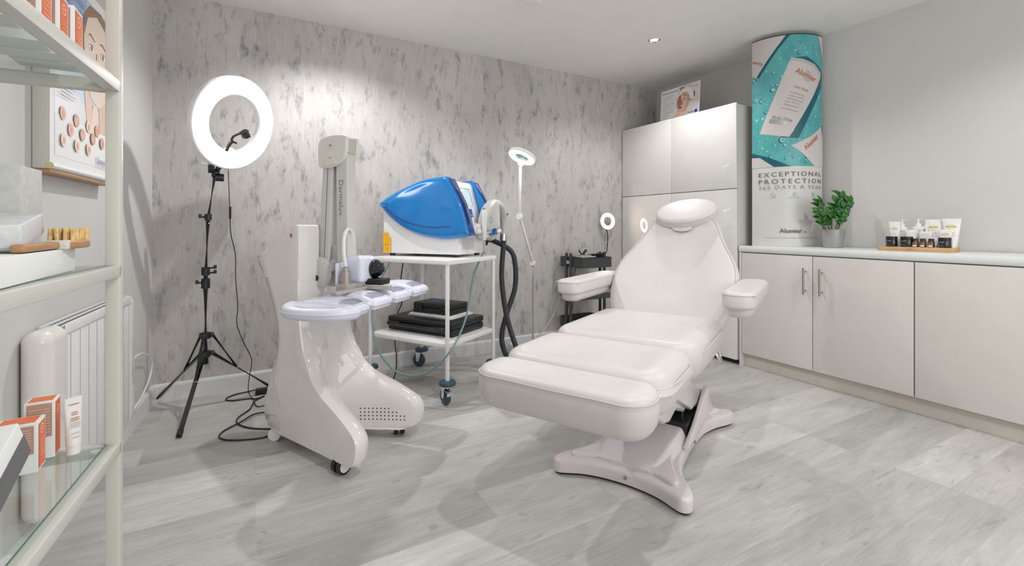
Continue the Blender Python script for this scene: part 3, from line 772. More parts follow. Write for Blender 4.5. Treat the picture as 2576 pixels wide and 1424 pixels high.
bm = newbm(); cyl(bm, (.05,-.055,1.325), (.09,-.05,1.325), .022); mk('tilt_knob', bm, M['dark'], t)
q = RT(V(-.10,-.235,-.03)); bm = newbm(); box(bm, q, (.035,.03,.03), .005); mk('switch_box', bm, M['whitem'], t)
bm = newbm(); tube(bm, [RT(V(-.028,-.15,.02)), RT(V(-.035,-.115,.04)), RT(V(-.03,-.095,.05))], .009, 8, 4)
tube(bm, [RT(V(-.005,-.10,.05)), RT(V(-.032,-.092,.05)), RT(V(-.028,-.068,.05)), RT(V(.012,-.04,.05))], .0065, 8, 4); mk('phone_arm', bm, M['dark'], t)
bm = newbm(); TT = lambda v: RT(V(.028,-.032,.05)+Matrix.Rotation(R(38),3,'Z')@v)
box(bm, (0,0,0), (.045,.012,.03), .003, TT); box(bm, (-.008,-.018,.0), (.018,.03,.02), .003, TT); box(bm, (.012,-.028,.0), (.028,.028,.012), .002, TT); mk('phone_clamp', bm, M['dark'], t)

bm = newbm()
tube(bm, [(-0.096,2.857,1.350), (-0.093,2.878,1.235), (-0.090,2.945,1.100)], .0022, 6, 6)
tube(bm, [(-0.089,2.922,1.153), (-0.090,2.945,1.089)], .0055, 8, 0)
tube(bm, [(-0.090,2.945,1.100), (-0.087,2.978,1.002), (-0.068,3.048,0.889), (-0.068,3.117,0.748), (-0.059,3.181,0.577), (-0.064,3.229,0.463), (-0.031,3.257,0.346), (0.013,3.278,0.226), (0.000,3.285,0.116), (-0.004,3.353,0.010), (0.021,3.201,0.005), (0.034,3.086,0.005), (0.062,3.057,0.005), (0.151,3.091,0.005)], .0026, 6, 6)
tag(mk('power_cable', bm, M['dark']), 'thin black power cable hanging from the big ring light to the floor', 'cable')
bm = newbm()
tube(bm, [(0.042,3.335,0.020), (-0.004,3.369,0.005), (-0.079,3.348,0.005), (-0.123,3.289,0.005), (-0.087,3.239,0.005), (-0.004,3.229,0.005), (0.038,3.206,0.005), (0.081,3.234,0.005)], .004, 6, 8)
tube(bm, [(0.081,3.231,0.006), (0.027,3.161,0.005), (0.002,3.037,0.005), (-0.051,2.941,0.005), (-0.055,2.856,0.005), (-0.003,2.765,0.005), (0.077,2.704,0.005), (0.158,2.674,0.005)], .004, 6, 8)
tube(bm, [(0.103,2.922,0.012), (0.025,2.928,0.012), (-0.040,2.845,0.012), (-0.109,2.788,0.005), (-0.130,2.717,0.005), (-0.093,2.657,0.005), (-0.012,2.616,0.005), (0.065,2.602,0.005), (0.129,2.643,0.005)], .004, 6, 8)
cab = tag(mk('mains_cable', bm, M['dark']), 'black mains cable coiled in loops on the floor behind the white machine', 'cable')
q = V(*(0.076,3.300,0.000))
bm = newbm(); box(bm, (q.x,q.y,.017), (.085,.05,.034), .006); mk('power_adapter', bm, M['dark'], cab)
# ------------------------------------------------------------------ two tier trolley (white cart)
CL = (1.064,2.95,0); CR = 30.5
t = root('equipment_cart', 'white two tier steel cart on petrol blue bumpers and castors', 'cart', CL, CR)
bm = newbm(); box(bm, (0,0,.834), (.53,.66,.028), .004); mk('top_shelf', bm, M['whitem'], t)
bm = newbm(); box(bm, (0,0,.343), (.50,.63,.028), .004); mk('lower_shelf', bm, M['whitem'], t)
for x in (-.25,.25):
    for y in (-.315,.315):
        bm = newbm(); cyl(bm, (x,y,.135), (x,y,.822), .0125); mk('post', bm, M['whitem'], t)
        bm = newbm(); lathe(bm, [(0,.118),(.044,.118),(.049,.122),(.050,.131),(.046,.140),(.030,.145),(0,.145)], (x,y,0)); mk('bumper', bm, M['petrol'], t)
        yaw = {(-.25,-.315): 70, (-.25,.315): 40, (.25,-.315): 20, (.25,.315): 100}[(x,y)]
        ca, sa = math.cos(R(yaw)), math.sin(R(yaw)); T = lambda v: V(x+v.x*ca-v.y*sa, y+v.x*sa+v.y*ca, v.z)
        bm = newbm(); rr = .049
        rings = []
        for (r0, w) in ((.0,-.012),(rr*.8,-.013),(rr*.97,-.009),(rr,0),(rr*.97,.009),(rr*.8,.013),(0,.012)):
            rings.append([tuple(T(V(.022+r0*math.cos(a), w, rr+r0*math.sin(a)))) for a in [2*PI*k/28 for k in range(28)]] if r0 else [tuple(T(V(.022+.001*math.cos(a), w, rr+.001*math.sin(a)))) for a in [2*PI*k/28 for k in range(28)]])
        loft(bm, rings); wh = mk('caster_wheel', bm, M['petrol'], t)
        bm = newbm()
        for s in (-1,1):
            pts = [(.0,.106),(.04,.106),(.036,.04),(.012,.04)]
            prism(bm, pts, s*.018-.0015, s*.018+.0015, 0, T=lambda v: T(V(v.y-.0, v.x, v.z)))
        box(bm, (.018,0,.106), (.05,.04,.006), .001, T); cyl(bm, T(V(0,0,.10)), T(V(0,0,.12)), .012); cyl(bm, T(V(.022,-.02,.049)), T(V(.022,.02,.049)), .006)
        mk('caster_fork', bm, M['chrome'], wh)
        if (x,y) == (-.25,-.315):
            bm = newbm(); box(bm, (-.02,0,.085), (.03,.034,.006), .001, T); box(bm, (-.03,0,.07), (.006,.04,.02), .001, T); mk('brake_pedal', bm, M['chrome'], wh)

def inv(o):
    m = Matrix.Rotation(-o.rotation_euler.z, 4, 'Z') @ Matrix.Translation(-V(*o.location)); return lambda *p: tuple(m @ V(*p))
# ------------------------------------------------------------------ laser machine
t = root('laser_machine', 'white and bright blue desktop laser machine with touch screen and grey hand piece', 'laser machine', (1.116,3.061,0), 36.5)
W = inv(t)
for x in (-.15,.13):
    for y in (-.26,.24):
        bm = newbm(); cyl(bm, (x,y,.848), (x,y,.868), .018); mk('foot', bm, M['dark'], t)
bm = newbm(); prism(bm, [(-.295,.866),(.295,.866),(.295,1.16),(.2,1.20),(-.2,1.20),(-.295,.99)], -.18, .18, .006); bd_ = mk('base_housing', bm, M['whitem'], t)
bm = newbm(); prism(bm, [(.28,1.1),(.28,1.18),(.16,1.262),(-.03,1.33),(-.205,1.345),(-.222,1.33),(-.262,1.19),(-.29,1.075),(-.345,1.052),(-.352,1.02),(-.345,1.0),(-.29,.985),(0,1.0)], -.155, .155, .006); mk('console', bm, M['whitem'], t)
SHP = [(.318,1.201),(.242,1.245),(.16,1.283),(.06,1.320),(-.03,1.347),(-.13,1.360),(-.215,1.364),(-.241,1.346),(-.284,1.269),(-.327,1.194),(-.362,1.094),(-.392,.991),(-.342,.976),(-.212,.964),(-.107,.973),(.001,.993),(.112,1.037),(.193,1.085),(.259,1.139)]
def dens(P, n=3):
    out = []
    for i in range(len(P)):
        a = P[i]; b = P[(i+1)%len(P)]
        sharp = {0, 6, 7, 11, 12}
        for k in range(n): out.append((a[0]+(b[0]-a[0])*k/n, a[1]+(b[1]-a[1])*k/n))
    return out
SH2 = [(p.x, p.y) for p in catmull([(a,b,0) for a,b in SHP[:7]], 4)]+[(p.x, p.y) for p in catmull([(a,b,0) for a,b in SHP[7:12]], 3)]+[(p.x, p.y) for p in catmull([(a,b,0) for a,b in SHP[12:]+SHP[:1]], 3)][:-1]
for s in (-1, 1):
    bm = newbm(); rings = []
    for x, d, in ((.145,0),(.188,0),(.200,.003),(.208,.009),(.213,.018),(.2165,.032),(.219,.055)):
        o = inset(SH2, min(d, .032)); 
        if d > .032: cx_, cz_ = -.08, 1.15; o = [(cx_+(a-cx_)*.9, cz_+(b-cz_)*.86) for a, b in o]
        k = 1 if s < 0 else .9
        rings.append([(s*x*k, a, b) for a, b in o])
    loft(bm, rings); sh = mk('side_shell', bm, M['blue'], t, angle=50)
    bm = newbm(); fr = [(-.213,1.366),(-.242,1.349),(-.286,1.27),(-.329,1.194),(-.364,1.094),(-.394,.989)]
    bk = [(a+.030, b-.0) for a, b in fr[1:]]; xa, xb = sorted((s*.135, s*.200*(1 if s < 0 else .9)))
    for (p, q) in zip(fr[1:], fr[2:]): 
        prism(bm, [(p[0]-.003,p[1]),(q[0]-.003,q[1]),(q[0]+.02,q[1]),(p[0]+.02,p[1])], xa, xb, 0)
    mk('shell_edge', bm, M['blued'], sh)
    if s < 0:
        G = [(.246,1.175),(.146,1.11),(.02,1.062),(-.118,1.04),(-.255,1.045)]
        bm = newbm(); P = catmull([(-.2172,a,b) for a,b in G], 6)
        tube(bm, [(-.2185,p.y,p.z) for p in P], .0045, 6, 0); mk('handle_groove', bm, M['blued'], sh)
# printed marks, vents
fl = Flat()
for k in range(20):
    y0 = .235-k*.0262; zt_ = max(.93, [1.10,1.075,1.05,1.025,1.005,.985,.972,.962,.955,.95,.948,.946,.945,.945,.945,.948,.95,.955,.957,.957][k]-.01)
    for j in range(8): 
        zz = zt_-.018-j*.011
        if zz > .885: fl.ell(y0, zz, .0012, .0016, 0, n=6, rot=0)
fl.rect(.245,.985,.290,1.005,1); fl.rect(.228,.925,.290,.980,1); fl.rect(.228,.870,.290,.921,1)
for (a,b,c_) in ((.25,.993,1),(.24,.965,3),(.24,.91,3)):
    for j in range(c_): fl.rect(a, b-j*.013, a+.035, b-j*.013+.003, 2)
fl.done('side_print', [M['greyd'], M['yellow'], mat('brown_print', (.55,.22,.01), .5)], lambda u, v, l: V(-.1802-l*.4, u, v), bd_)
fl = Flat()
for k in range(9): fl.rect(-.135, .895+k*.009, .02, .899+k*.009, 0)
fl.done('front_vents', [mat('vent_grey', (.45,.45,.46), .5)], lambda u, v, l: V(u, -.2955-l, v), bd_)
SD = V(0, .091, .302).normalized(); SN = V(0, -SD.z, SD.y); S0 = V(0, -.293, 1.065)
ST = lambda v: S0+V(1,0,0)*v.x+SD*v.y+SN*v.z
bm = newbm(); box(bm, (-.01,.185,.004), (.175,.135,.010), .004, ST); sb_ = mk('screen_bezel', bm, M['whitem'], t)
bm = newbm(); box(bm, (-.01,.185,.0088), (.150,.112,.002), 0, ST); mk('screen', bm, M['screen'], sb_)
bm = newbm(); box(bm, (.064,.185,.009), (.004,.116,.003), 0, ST); box(bm, (-.01,.242,.009), (.15,.004,.003), 0, ST); mk('screen_edge', bm, M['dark'], sb_)
fl = Flat(); fl.rect(-.03,.045,.035,.100,0); fl.text('LYNTON', -.025,.052,.010,1, width=.055); fl.done('blue_badge', [mat('badge_blue', (.01,.06,.45), .4), M['whitep']], lambda u, v, l: ST(V(u, v, .007+l)), t)
fl = Flat(); fl.poly([(-.013,0),(.013,0),(0,.023)], 0); fl.poly([(-.010,.002),(.010,.002),(0,.019)], 1); fl.text('☀', -.003,.004,.007,0) if False else fl.ell(0,.008,.0035,.0035,0,n=8)
fl.done('warning_triangle', [M['dark'], mat('warning_yellow', (.9,.65,.02), .5)], lambda u, v, l: V(-.04+u, -.3525-l, 1.015+v), t)
bm = newbm(); pad(bm, [(-.05,-.365),(.14,-.375),(.34,-.350),(.345,-.325),(.25,-.29),(-.05,-.29)], 1.0, 1.028, .008, .006); box(bm, (.10,-.33,.99), (.10,.05,.05), .01); mk('hand_piece_rest', bm, M['whitem'], t)
bm = newbm(); lathe(bm, [(0,0),(.010,0),(.013,.03),(.014,.10),(.018,.16),(.018,.19),(.014,.20),(0,.202)], (.012,-.380,.955), 20); pen = mk('pen_applicator', bm, M['whitem'], t)
bm = newbm(); cyl(bm, (.012,-.380,1.157), (.012,-.380,1.168), .010); mk('metal_tip', bm, M['steel'], pen)
bm = newbm()
for k in range(6): cyl(bm, (.012,-.380,.885+k*.011), (.012,-.380,.892+k*.011), .009)
cyl(bm, (.012,-.380,.875), (.012,-.380,.957), .006); mk('strain_relief', bm, M['grey'], pen)
hp = [(.040,1.01),(.036,1.07),(.062,1.13),(.105,1.185),(.155,1.218),(.205,1.230),(.245,1.205),(.262,1.15),(.262,1.08),(.248,1.02),(.14,1.005)]
hp = [(p.x, p.y) for p in catmull([(a,b,0) for a,b in hp], 3, True)]
bm = newbm(); pad(bm, hp, -.385, -.305, .03, .03, 6, T=lambda v: V(v.x, v.z, v.y), cap='fan')
h_ = mk('hand_piece', bm, M['grey'], t)
bm = newbm(); tube(bm, [(.16,-.345,1.185),(.22,-.345,1.205),(.295,-.345,1.20),(.355,-.345,1.165),(.388,-.345,1.10),(.392,-.345,1.03),(.386,-.345,.985)], .030, 20, 6, rf=lambda q: 1.1-.25*q); mk('hand_grip', bm, M['grey'], h_)
bm = newbm(); cyl(bm, (.386,-.345,.99), (.383,-.345,.940), .026); mk('collar', bm, M['silver'], h_)
bm = newbm(); cyl(bm, (.385,-.37,1.135), (.392,-.379,1.135), .008); mk('green_button', bm, mat('green_button', (.01,.16,.06), .3), h_)
bm = newbm(); lathe(bm, [(.020,-.001),(.022,0),(.020,.001)], seg=24, T=lambda v: V(.10+v.x, -.386+v.z, 1.09+v.y)); mk('round_mark', bm, mat('mark_blue', (.10,.30,.62), .4), h_)
bm = newbm(); lathe(bm, [(0,0),(.034,.002),(.04,.012),(.036,.03),(0,.03)], seg=24, T=lambda v: V(.17+v.x, -.37+v.z*1.8, .985+v.y)); mk('nozzle', bm, M['grey'], h_)
bm = newbm(); box(bm, (.25,-.20,.955), (.14,.11,.10), .012); cyl(bm, (.30,-.20,.955), (.42,-.215,.952), .042, .026); mk('hose_connector', bm, M['dark'], t)
bm = newbm(); tube(bm, [(.384,-.345,.95),(.384,-.345,.90)]+[W(*q) for q in ((1.617,3.015,0.693), (1.623,2.988,0.492), (1.636,2.935,0.326), (1.658,2.876,0.187), (1.678,2.842,0.099), (1.727,2.814,0.043))], .020, 14, 8, ridges=.007); mk('corrugated_hose', bm, M['hose'], t)
bm = newbm(); tube(bm, [(.41,-.214,.952)]+[W(*q) for q in ((1.707,3.056,0.870), (1.743,3.035,0.760), (1.741,3.036,0.580), (1.672,3.029,0.408), (1.619,3.013,0.260), (1.608,2.974,0.163), (1.629,2.916,0.088), (1.703,2.828,0.043))], .021, 14, 8, ridges=.007); mk('corrugated_hose', bm, M['hose'], t)
bm = newbm(); tube(bm, [(.012,-.380,.885)]+[W(*q) for q in ((1.264,2.731,0.737), (1.144,2.592,0.491), (1.004,2.482,0.342), (0.907,2.543,0.224), (0.830,2.632,0.180), (0.743,2.739,0.199), (0.677,2.891,0.314), (0.690,3.056,0.481), (0.758,3.190,0.641), (0.865,3.302,0.785), (0.893,3.343,0.844))], .006, 8, 8); mk('supply_tube', bm, M['teal'], t)
bm = newbm(); tube(bm, [W(*q) for q in ((1.004,3.395,0.838), (0.981,3.408,0.661), (0.986,3.405,0.484), (0.958,3.421,0.395), (0.927,3.382,0.230), (0.882,3.177,0.142), (0.849,3.081,0.064), (0.819,3.097,0.006), (0.753,3.063,0.006))], .0042, 8, 8); mk('mains_lead', bm, M['dark'], t)

# carry cases on the lower shelf
t = root('carry_case', 'large black hard plastic carry case lying flat on the lower cart shelf', 'case', CL, CR, None)
bm = newbm(); box(bm, (.055,.02,.3795), (.345,.545,.045), .012); mk('case_base', bm, M['dark'], t)
bm = newbm(); box(bm, (.055,.02,.4245), (.35,.55,.044), .014); mk('lid', bm, M['dark'], t)
bm = newbm(); box(bm, (-.135,.02,.402), (.04,.50,.020), .008); box(bm, (-.125,.22,.408), (.05,.10,.022), .006); box(bm, (-.125,-.17,.408), (.05,.14,.022), .006); mk('handle', bm, M['blackg'], t)
t = root('carry_case', 'small black plastic case with a blue square sticker on top of the paper pads', 'case', CL, CR, None)
bm = newbm(); box(bm, (.105,.02,.4785), (.20,.32,.036), .008); mk('case_base', bm, M['dark'], t)
bm = newbm(); box(bm, (.105,.02,.5135), (.20,.32,.034), .010); l_ = mk('lid', bm, M['dark'], t)
bm = newbm(); box(bm, (.105,.06,.5312), (.07,.075,.001)); mk('blue_sticker', bm, mat('sticker_blue', (.02,.12,.38), .4), l_)
bm = newbm(); box(bm, (.222,.02,.49), (.03,.12,.016), .006); box(bm, (.0,-.09,.497), (.008,.05,.03), .003); box(bm, (.0,.12,.497), (.008,.05,.03), .003); mk('latch', bm, M['blackg'], t)
t = root('paper_pads', 'thin white spiral bound pads between the two black cases', 'notepad', CL, CR)
bm = newbm(); box(bm, (.085,.0,.451), (.25,.36,.008), .001); box(bm, (.10,.02,.4575), (.24,.34,.006), .001); mk('sheets', bm, M['whitep'], t)
bm = newbm()
for k in range(40): tube(bm, [(-.046,-.16+k*.0082,.446),(-.046,-.16+k*.0082,.458)], .0016, 5, 0)
mk('spiral_binding', bm, M['silver'], t)

# ------------------------------------------------------------------ magnifier lamp on stand
t = root('magnifier_lamp', 'slim white magnifier lamp with lit oval head and jointed arm against the patterned wall', 'lamp', (2.02,3.12,0), 0)
W = inv(t)
J0 = V(*W((1.752,2.973,1.510))) if False else V(*W(*(1.752,2.973,1.510))); J1 = V(*W(*(1.772,3.019,1.119))); J2 = V(*W(*(1.975,3.157,0.751)))
def bar(p, q, w, d, m, name):
    bm = newbm(); ax = (q-p); L = ax.length; ax.normalize(); a, b = frame_of(ax); T = lambda v: p+ax*v.z+a*v.x+b*v.y
    box(bm, (0,0,L/2), (w,d,L), .004, T); return mk(name, bm, m, t)
bar(J1, J0, .018, .018, M['whitem'], 'upper_arm'); bar(J2, J1, .018, .018, M['whitem'], 'lower_arm')
for J, r in ((J1,.022),(J2,.020),(J0,.016)):
    bm = newbm(); cyl(bm, J+V(-.012,-.012,0), J+V(.012,.012,0), r); box(bm, J+V(.01,0,.0), (.02,.02,.035), .003); mk('joint', bm, M['whitem'], t)
bm = newbm(); tube(bm, [tuple(J2), (J2.x,J2.y,.115)], .010, 12, 0); mk('stand_pole', bm, M['whitem'], t)
bm = newbm(); lathe(bm, [(0,.001),(.19,.001),(.20,.02),(.20,.085),(.185,.11),(.03,.122),(0,.122)], (J2.x,J2.y,0), 40); mk('stand_base', bm, mat('pale_grey_base', (.62,.63,.66), .35), t)
HC = V(*W(*(1.747,2.941,1.559)))
hn_ = V(.06,-.30,-.95); 
# tilted so that its underside faces the room and drops to the right
vf = V(.4921,.8705,0); vr = V(.8705,-.4921,0)
hn_ = (V(0,0,-1)-vf*.3-vr*.4).normalized(); ha = vr-hn_*vr.dot(hn_); ha.normalize(); hb = hn_.cross(ha)
LT = lambda v: HC+(ha*v.x+hb*v.y+hn_*v.z)*.9
bm = newbm(); torus_prof(bm, [(.062,-.012),(.108,-.022),(.117,-.015),(.118,.006),(.112,.010),(.058,.010),(.056,0)], LT); mk('lamp_head', bm, M['whitem'], t)
bm = newbm(); torus_prof(bm, [(.064,.0095),(.066,.014),(.108,.014),(.111,.0095)], LT); mk('lit_ring', bm, M['ringc'], t)
bm = newbm(); lathe(bm, [(0,.006),(.03,.004),(.058,0),(.03,-.004),(0,-.006)], seg=40, T=LT); mk('lens', bm, M['lens'], t)
bm = newbm(); tube(bm, [tuple(J0), tuple(J0.lerp(LT(V(0,0,0)), .35)), tuple(LT(V(-.07,.075,0))) if (LT(V(-.07,.075,0))-J0).length < (LT(V(-.07,-.075,0))-J0).length else tuple(LT(V(-.07,-.075,0)))], .010, 8, 4); mk('head_bracket', bm, M['whitem'], t)

# ------------------------------------------------------------------ slim black trolley with three trays
t = root('utility_trolley', 'anthracite metal trolley with three open trays behind the treatment chair', 'trolley', (2.585,3.25,0), 0)
def tray(z0, z1):
    bm = newbm(); w, d = .36, .325; o = rrect(w, d, .05); i_ = rrect(w-.006, d-.006, .047); lip = rrect(w+.008, d+.008, .054)
    rr = [[(x,y,z0) for x,y in inset(o,.008)],[(x,y,z0+.004) for x,y in o],[(x,y,z1-.006) for x,y in o],[(x,y,z1-.005) for x,y in lip],[(x,y,z1) for x,y in lip],[(x,y,z1) for x,y in i_],[(x,y,z0+.006) for x,y in i_]]
    loft(bm, rr); mk('tray', bm, M['shadow_grey'], t, angle=30)
tray(.692,.778); tray(.425,.511); tray(.16,.246)
for x, ys in ((-.187,(-.03,.03)),(.187,(-.03,.03))):
    for y in ys:
        bm = newbm(); cyl(bm, (x,y,.05), (x,y,.815), .0125); mk('post', bm, M['shadow_grey'], t)
        bm = newbm(); cyl(bm, (x-.01,y,.026), (x+.01,y,.026), .026); mk('caster', bm, M['dark'], t)
for x in (-.187,.187):
    bm = newbm(); box(bm, (x*1.03,0,.735), (.006,.05,.03), .001); cyl(bm, (x*1.045,-.0,.735), (x*1.06,0,.735), .006); mk('bolt', bm, M['silver'], t)
t = root('desk_ring_light', 'small warm ring light on a black gooseneck clipped to the dark trolley', 'ring light', (2.78,3.30,.778), 0)
W = inv(t)
RC2 = V(*W(2.96,3.395,1.093)); n2 = V(-.15,-.98,.05).normalized(); a2_ = V(0,0,1).cross(n2).normalized(); b2_ = n2.cross(a2_); RT2 = ringT(RC2, a2_, b2_, n2)
bm = newbm(); torus_prof(bm, [(.044,-.008),(.078,-.008),(.081,0),(.078,.006),(.044,.006),(.042,0)], RT2, 48); mk('ring_housing', bm, M['whitem'], t)
bm = newbm(); torus_prof(bm, [(.0455,.0055),(.047,.009),(.074,.009),(.0765,.0055)], RT2, 48); mk('diffuser', bm, M['ringw'], t)
bm = newbm(); tube(bm, [tuple(RC2+V(-.01,0,-.08)), tuple(RC2+V(-.005,-.01,-.15)), tuple(RC2+V(-.03,-.03,-.24)), tuple(W(2.86,3.30,.80)), tuple(W(2.80,3.28,.795))], .005, 8, 6)
tube(bm, [tuple(RC2+V(-.015,0,-.08)), tuple(RC2+V(-.04,-.01,-.15)), tuple(RC2+V(-.055,-.03,-.24)), tuple(W(2.84,3.31,.80))], .0018, 6, 6); mk('gooseneck', bm, M['dark'], t)
bm = newbm(); box(bm, W(2.77,3.27,.79), (.08,.03,.03), .006); mk('clamp', bm, M['dark'], t)
t = root('phone_holder', 'black clip arm phone holder lying across the top tray of the dark trolley', 'phone holder', (2.62,3.27,.78), 0)
bm = newbm(); tube(bm, [(.16,0,.012),(.05,.0,.012),(-.02,0,.006),(-.05,-.0,.02)], .008, 8, 6); mk('arm', bm, M['dark'], t)
bm = newbm(); tube(bm, [(-.06,0,.008),(-.04,0,.03),(-.015,0,.055)], .011, 8, 4); tube(bm, [(-.055,.01,.01),(-.085,.01,.05)], .009, 8, 0); mk('clip_jaws', bm, M['dark'], t)
bm = newbm(); box(bm, (2.50,3.20,.785), (.15,.2,.010), .002); box(bm, (2.53,3.24,.7925), (.11,.14,.005), .001); tag(mk('foil_packet', bm, M['silver']), 'flat silver packet lying in the top tray of the dark trolley', 'packet')
bm = newbm(); tube(bm, [(2.47,3.40,.76),(2.50,3.43,.60),(2.53,3.42,.42),(2.52,3.43,.30)], .003, 6, 6); tube(bm, [(2.66,3.40,.76),(2.60,3.43,.62),(2.58,3.43,.35),(2.53,3.40,.20)], .003, 6, 6); tag(mk('black_cable', bm, M['dark']), 'thin black cables hanging behind the dark trolley', 'cable')
bm = newbm(); tube(bm, [(2.44,3.42,.44),(2.40,3.42,.34),(2.30,3.40,.2),(2.15,3.38,.08),(2.0,3.36,.01)], .004, 6, 6); tag(mk('grey_cable', bm, M['grey']), 'pale grey cable drooping from the dark trolley towards the skirting', 'cable')

# ------------------------------------------------------------------ tall cabinet
XF = 3.19
t = root('tall_cabinet', 'tall glossy white cupboard with four handleless doors in the back corner', 'cupboard', (XF,2.828,0), 0)
bm = newbm(); box(bm, (.24,0,1.005), (.44,1.225,1.93), 0); mk('carcass', bm, M['carcass'], t)
bm = newbm(); box(bm, (.26,0,.0225), (.42,1.21,.045), 0); mk('plinth', bm, M['gap'], t)
for (y0,y1) in ((-.612,.003-.0),(.007,.612)):
    for (z0,z1) in ((.04,1.328),(1.334,1.98)):
        bm = newbm(); box(bm, (.0095,(y0+y1)/2,(z0+z1)/2), (.019,y1-y0,z1-z0), .0015); mk('door', bm, M['gloss'], t)
t = root('advert_board', 'advert board of a woman in a white head wrap, standing on the tall cupboard', 'poster', (3.40,2.88,1.971), 0)
def PB(u, v, l=0): return V(-.065+.0+v*.06-l, -u, v)   # u to the right as seen from the room
rotp = R(0)
bm = newbm(); addfaces(bm, [PB(-.215,.0), PB(.215,.0), PB(.215,.325), PB(-.215,.325)]+[PB(-.215,.0)+V(.004,0,0), PB(.215,.0)+V(.004,0,0), PB(.215,.325)+V(.004,0,0), PB(-.215,.325)+V(.004,0,0)], [(0,1,2,3),(7,6,5,4),(0,4,5,1),(1,5,6,2),(2,6,7,3),(3,7,4,0)]); mk('board', bm, M['whitep'], t, smooth=False)
skin, skin2, skin3, lips, hairc = mat('print_skin', (.66,.36,.25), .5), mat('print_skin_shade', (.45,.20,.12), .5), mat('print_skin_light', (.78,.55,.44), .5), mat('print_lips', (.42,.10,.08), .5), mat('print_dark_hair', (.10,.05,.03), .5)
pinkg = mat('print_pink_grey', (.62,.55,.57), .5); palep = mat('print_pale', (.70,.68,.70), .5)
PMS = [M['whitep'], skin, skin2, skin3, lips, hairc, pinkg, palep, mat('print_navy', (.01,.03,.28), .5), M['greyd'], mat('print_midblue', (.03,.2,.55), .5), M['grey']]
fl = Flat(); U = lambda x, y: (-.215+.43*x, .325*y)
def up(pts, mi): fl.poly([U(*p) for p in pts], mi)
up([(.48,.97),(.98,.99),(.98,.15),(.6,.15),(.45,.5)], 7); up([(.6,.99),(.8,.99),(.76,.80),(.62,.82)], 6)
up([(.50,.96),(.60,.97),(.62,.84),(.54,.83)], 2)
up([(.20,.16),(.42,.24),(.47,.42),(.62,.45),(.70,.40),(.72,.24),(.62,.12)], 3)
fl.ell(*U(.60,.60), .072, .105, 1, rot=-.12); fl.ell(*U(.58,.52), .050, .070, 3, rot=-.2); fl.ell(*U(.50,.57), .02, .06, 2, rot=-.1)
up([(.44,.62),(.47,.78),(.56,.90),(.68,.93),(.80,.86),(.86,.72),(.84,.58),(.76,.48),(.76,.66),(.70,.78),(.60,.81),(.50,.74)], 0)
up([(.83,.80),(.89,.72),(.88,.60),(.86,.62),(.86,.72)], 5)
for (x, y, w) in ((.505,.67,.035),(.635,.685,.042)): up([(x-w,y),(x,y+.035),(x+w,y+.01),(x,y+.01)], 5)
for (x, y) in ((.51,.61),(.63,.62)): fl.ell(*U(x,y), .013, .006, 2); fl.rect(U(x,y)[0]-.012, U(x,y)[1]-.002, U(x,y)[0]+.012, U(x,y)[1], 5)
up([(.545,.60),(.575,.60),(.58,.47),(.53,.47)], 2); fl.ell(*U(.535,.40), .019, .009, 4, rot=-.1)
up([(.70,.50),(.78,.56),(.98,.55),(.98,.49),(.80,.50)], 3); up([(.72,.555),(.80,.58),(.79,.54)], 9)
fl.text('Dermapen Treatments™', *U(.05,.885), .016, 9, width=.19)
for k in range(9): fl.lines(*U(.07,.80-k*.075), .13-.035*(k%3), 1, .01, .003, 11, .2)
up([(0,0),(1,0),(1,.10),(.62,.115),(0,.115)], 8); up([(.35,.115),(.75,.115),(.75,.075),(.35,.03)], 10)
fl.text('the', *U(.06,.045), .014, 0, bold=.02); fl.text('The world leader in microneedling', *U(.15,.045), .008, 0, width=.10)
fl.text('dermapen', *U(.81,.88), .009, 9, width=.06)
up([(.72,.17),(1,.17),(1,.0),(.72,.0)], 0)
for k in range(5): fl.rect(*U(.74+.05*k,.19), U(.76+.05*k,.19)[0], U(0,.23)[1], 9)
up([(.91,.17),(.96,.18),(.96,.25),(.91,.25)], 8)
fl.done('printed_advert', PMS, lambda u, v, l: PB(u, v, .0004+l), t)
t.rotation_euler = (0,0,R(0))

# ------------------------------------------------------------------ base cabinets and worktop
def base_cab(y0, y1, handle, label, endpanel=False):
    t = root('base_cabinet', label, 'cabinet', (3.23,(y0+y1)/2,0), 0, 'low cream cabinets under the worktop')
    w = y1-y0
    bm = newbm(); box(bm, (.22,0,.475), (.43,w-.002,.75), 0); mk('carcass', bm, M['carcass'], t)
    bm = newbm(); box(bm, (.035,0,.048), (.018,w-.0005,.096), 0); mk('plinth', bm, M['plinth'], t)
    wd = w-.006 if not endpanel else w-.022
    bm = newbm(); box(bm, (-.010,(0 if not endpanel else -.009),.474), (.020,wd,.748), .0015); d = mk('door', bm, M['satin'], t)
    if endpanel:
        bm = newbm(); box(bm, (.21,w/2-.008,.426), (.46,.016,.852), .001); mk('end_panel', bm, M['satin'], t)
    if handle is not None:
        hy_ = handle-(y0+y1)/2
        bm = newbm(); cyl(bm, (-.052,hy_,.598), (-.052,hy_,.772), .0065)
        for zz in (.622,.748): cyl(bm, (-.052,hy_,zz), (-.018,hy_,zz), .005)
        mk('handle', bm, M['steel'], d)
base_cab(1.682, 2.204, 1.722, 'low cream cabinet beside the tall cupboard with bar handle at its right edge', True)
base_cab(1.147, 1.682, 1.622, 'low cream cabinet with bar handle at its left edge, middle of the row')
base_cab(.60, 1.147, None, 'low cream cabinet without a visible handle, nearest the camera under the worktop')
bm = newbm(); prism(bm, [(.452,.852),(.452,.900),(0.016,.900),(.004,.895),(0,.885),(0,.868),(.004,.857),(.016,.852)], .60, 2.205, 0, T=lambda v: V(3.205+v.y, v.x, v.z))
tag(mk('worktop', bm, M['worktop']), 'long pale grey white worktop over the low cream cabinets', 'worktop')

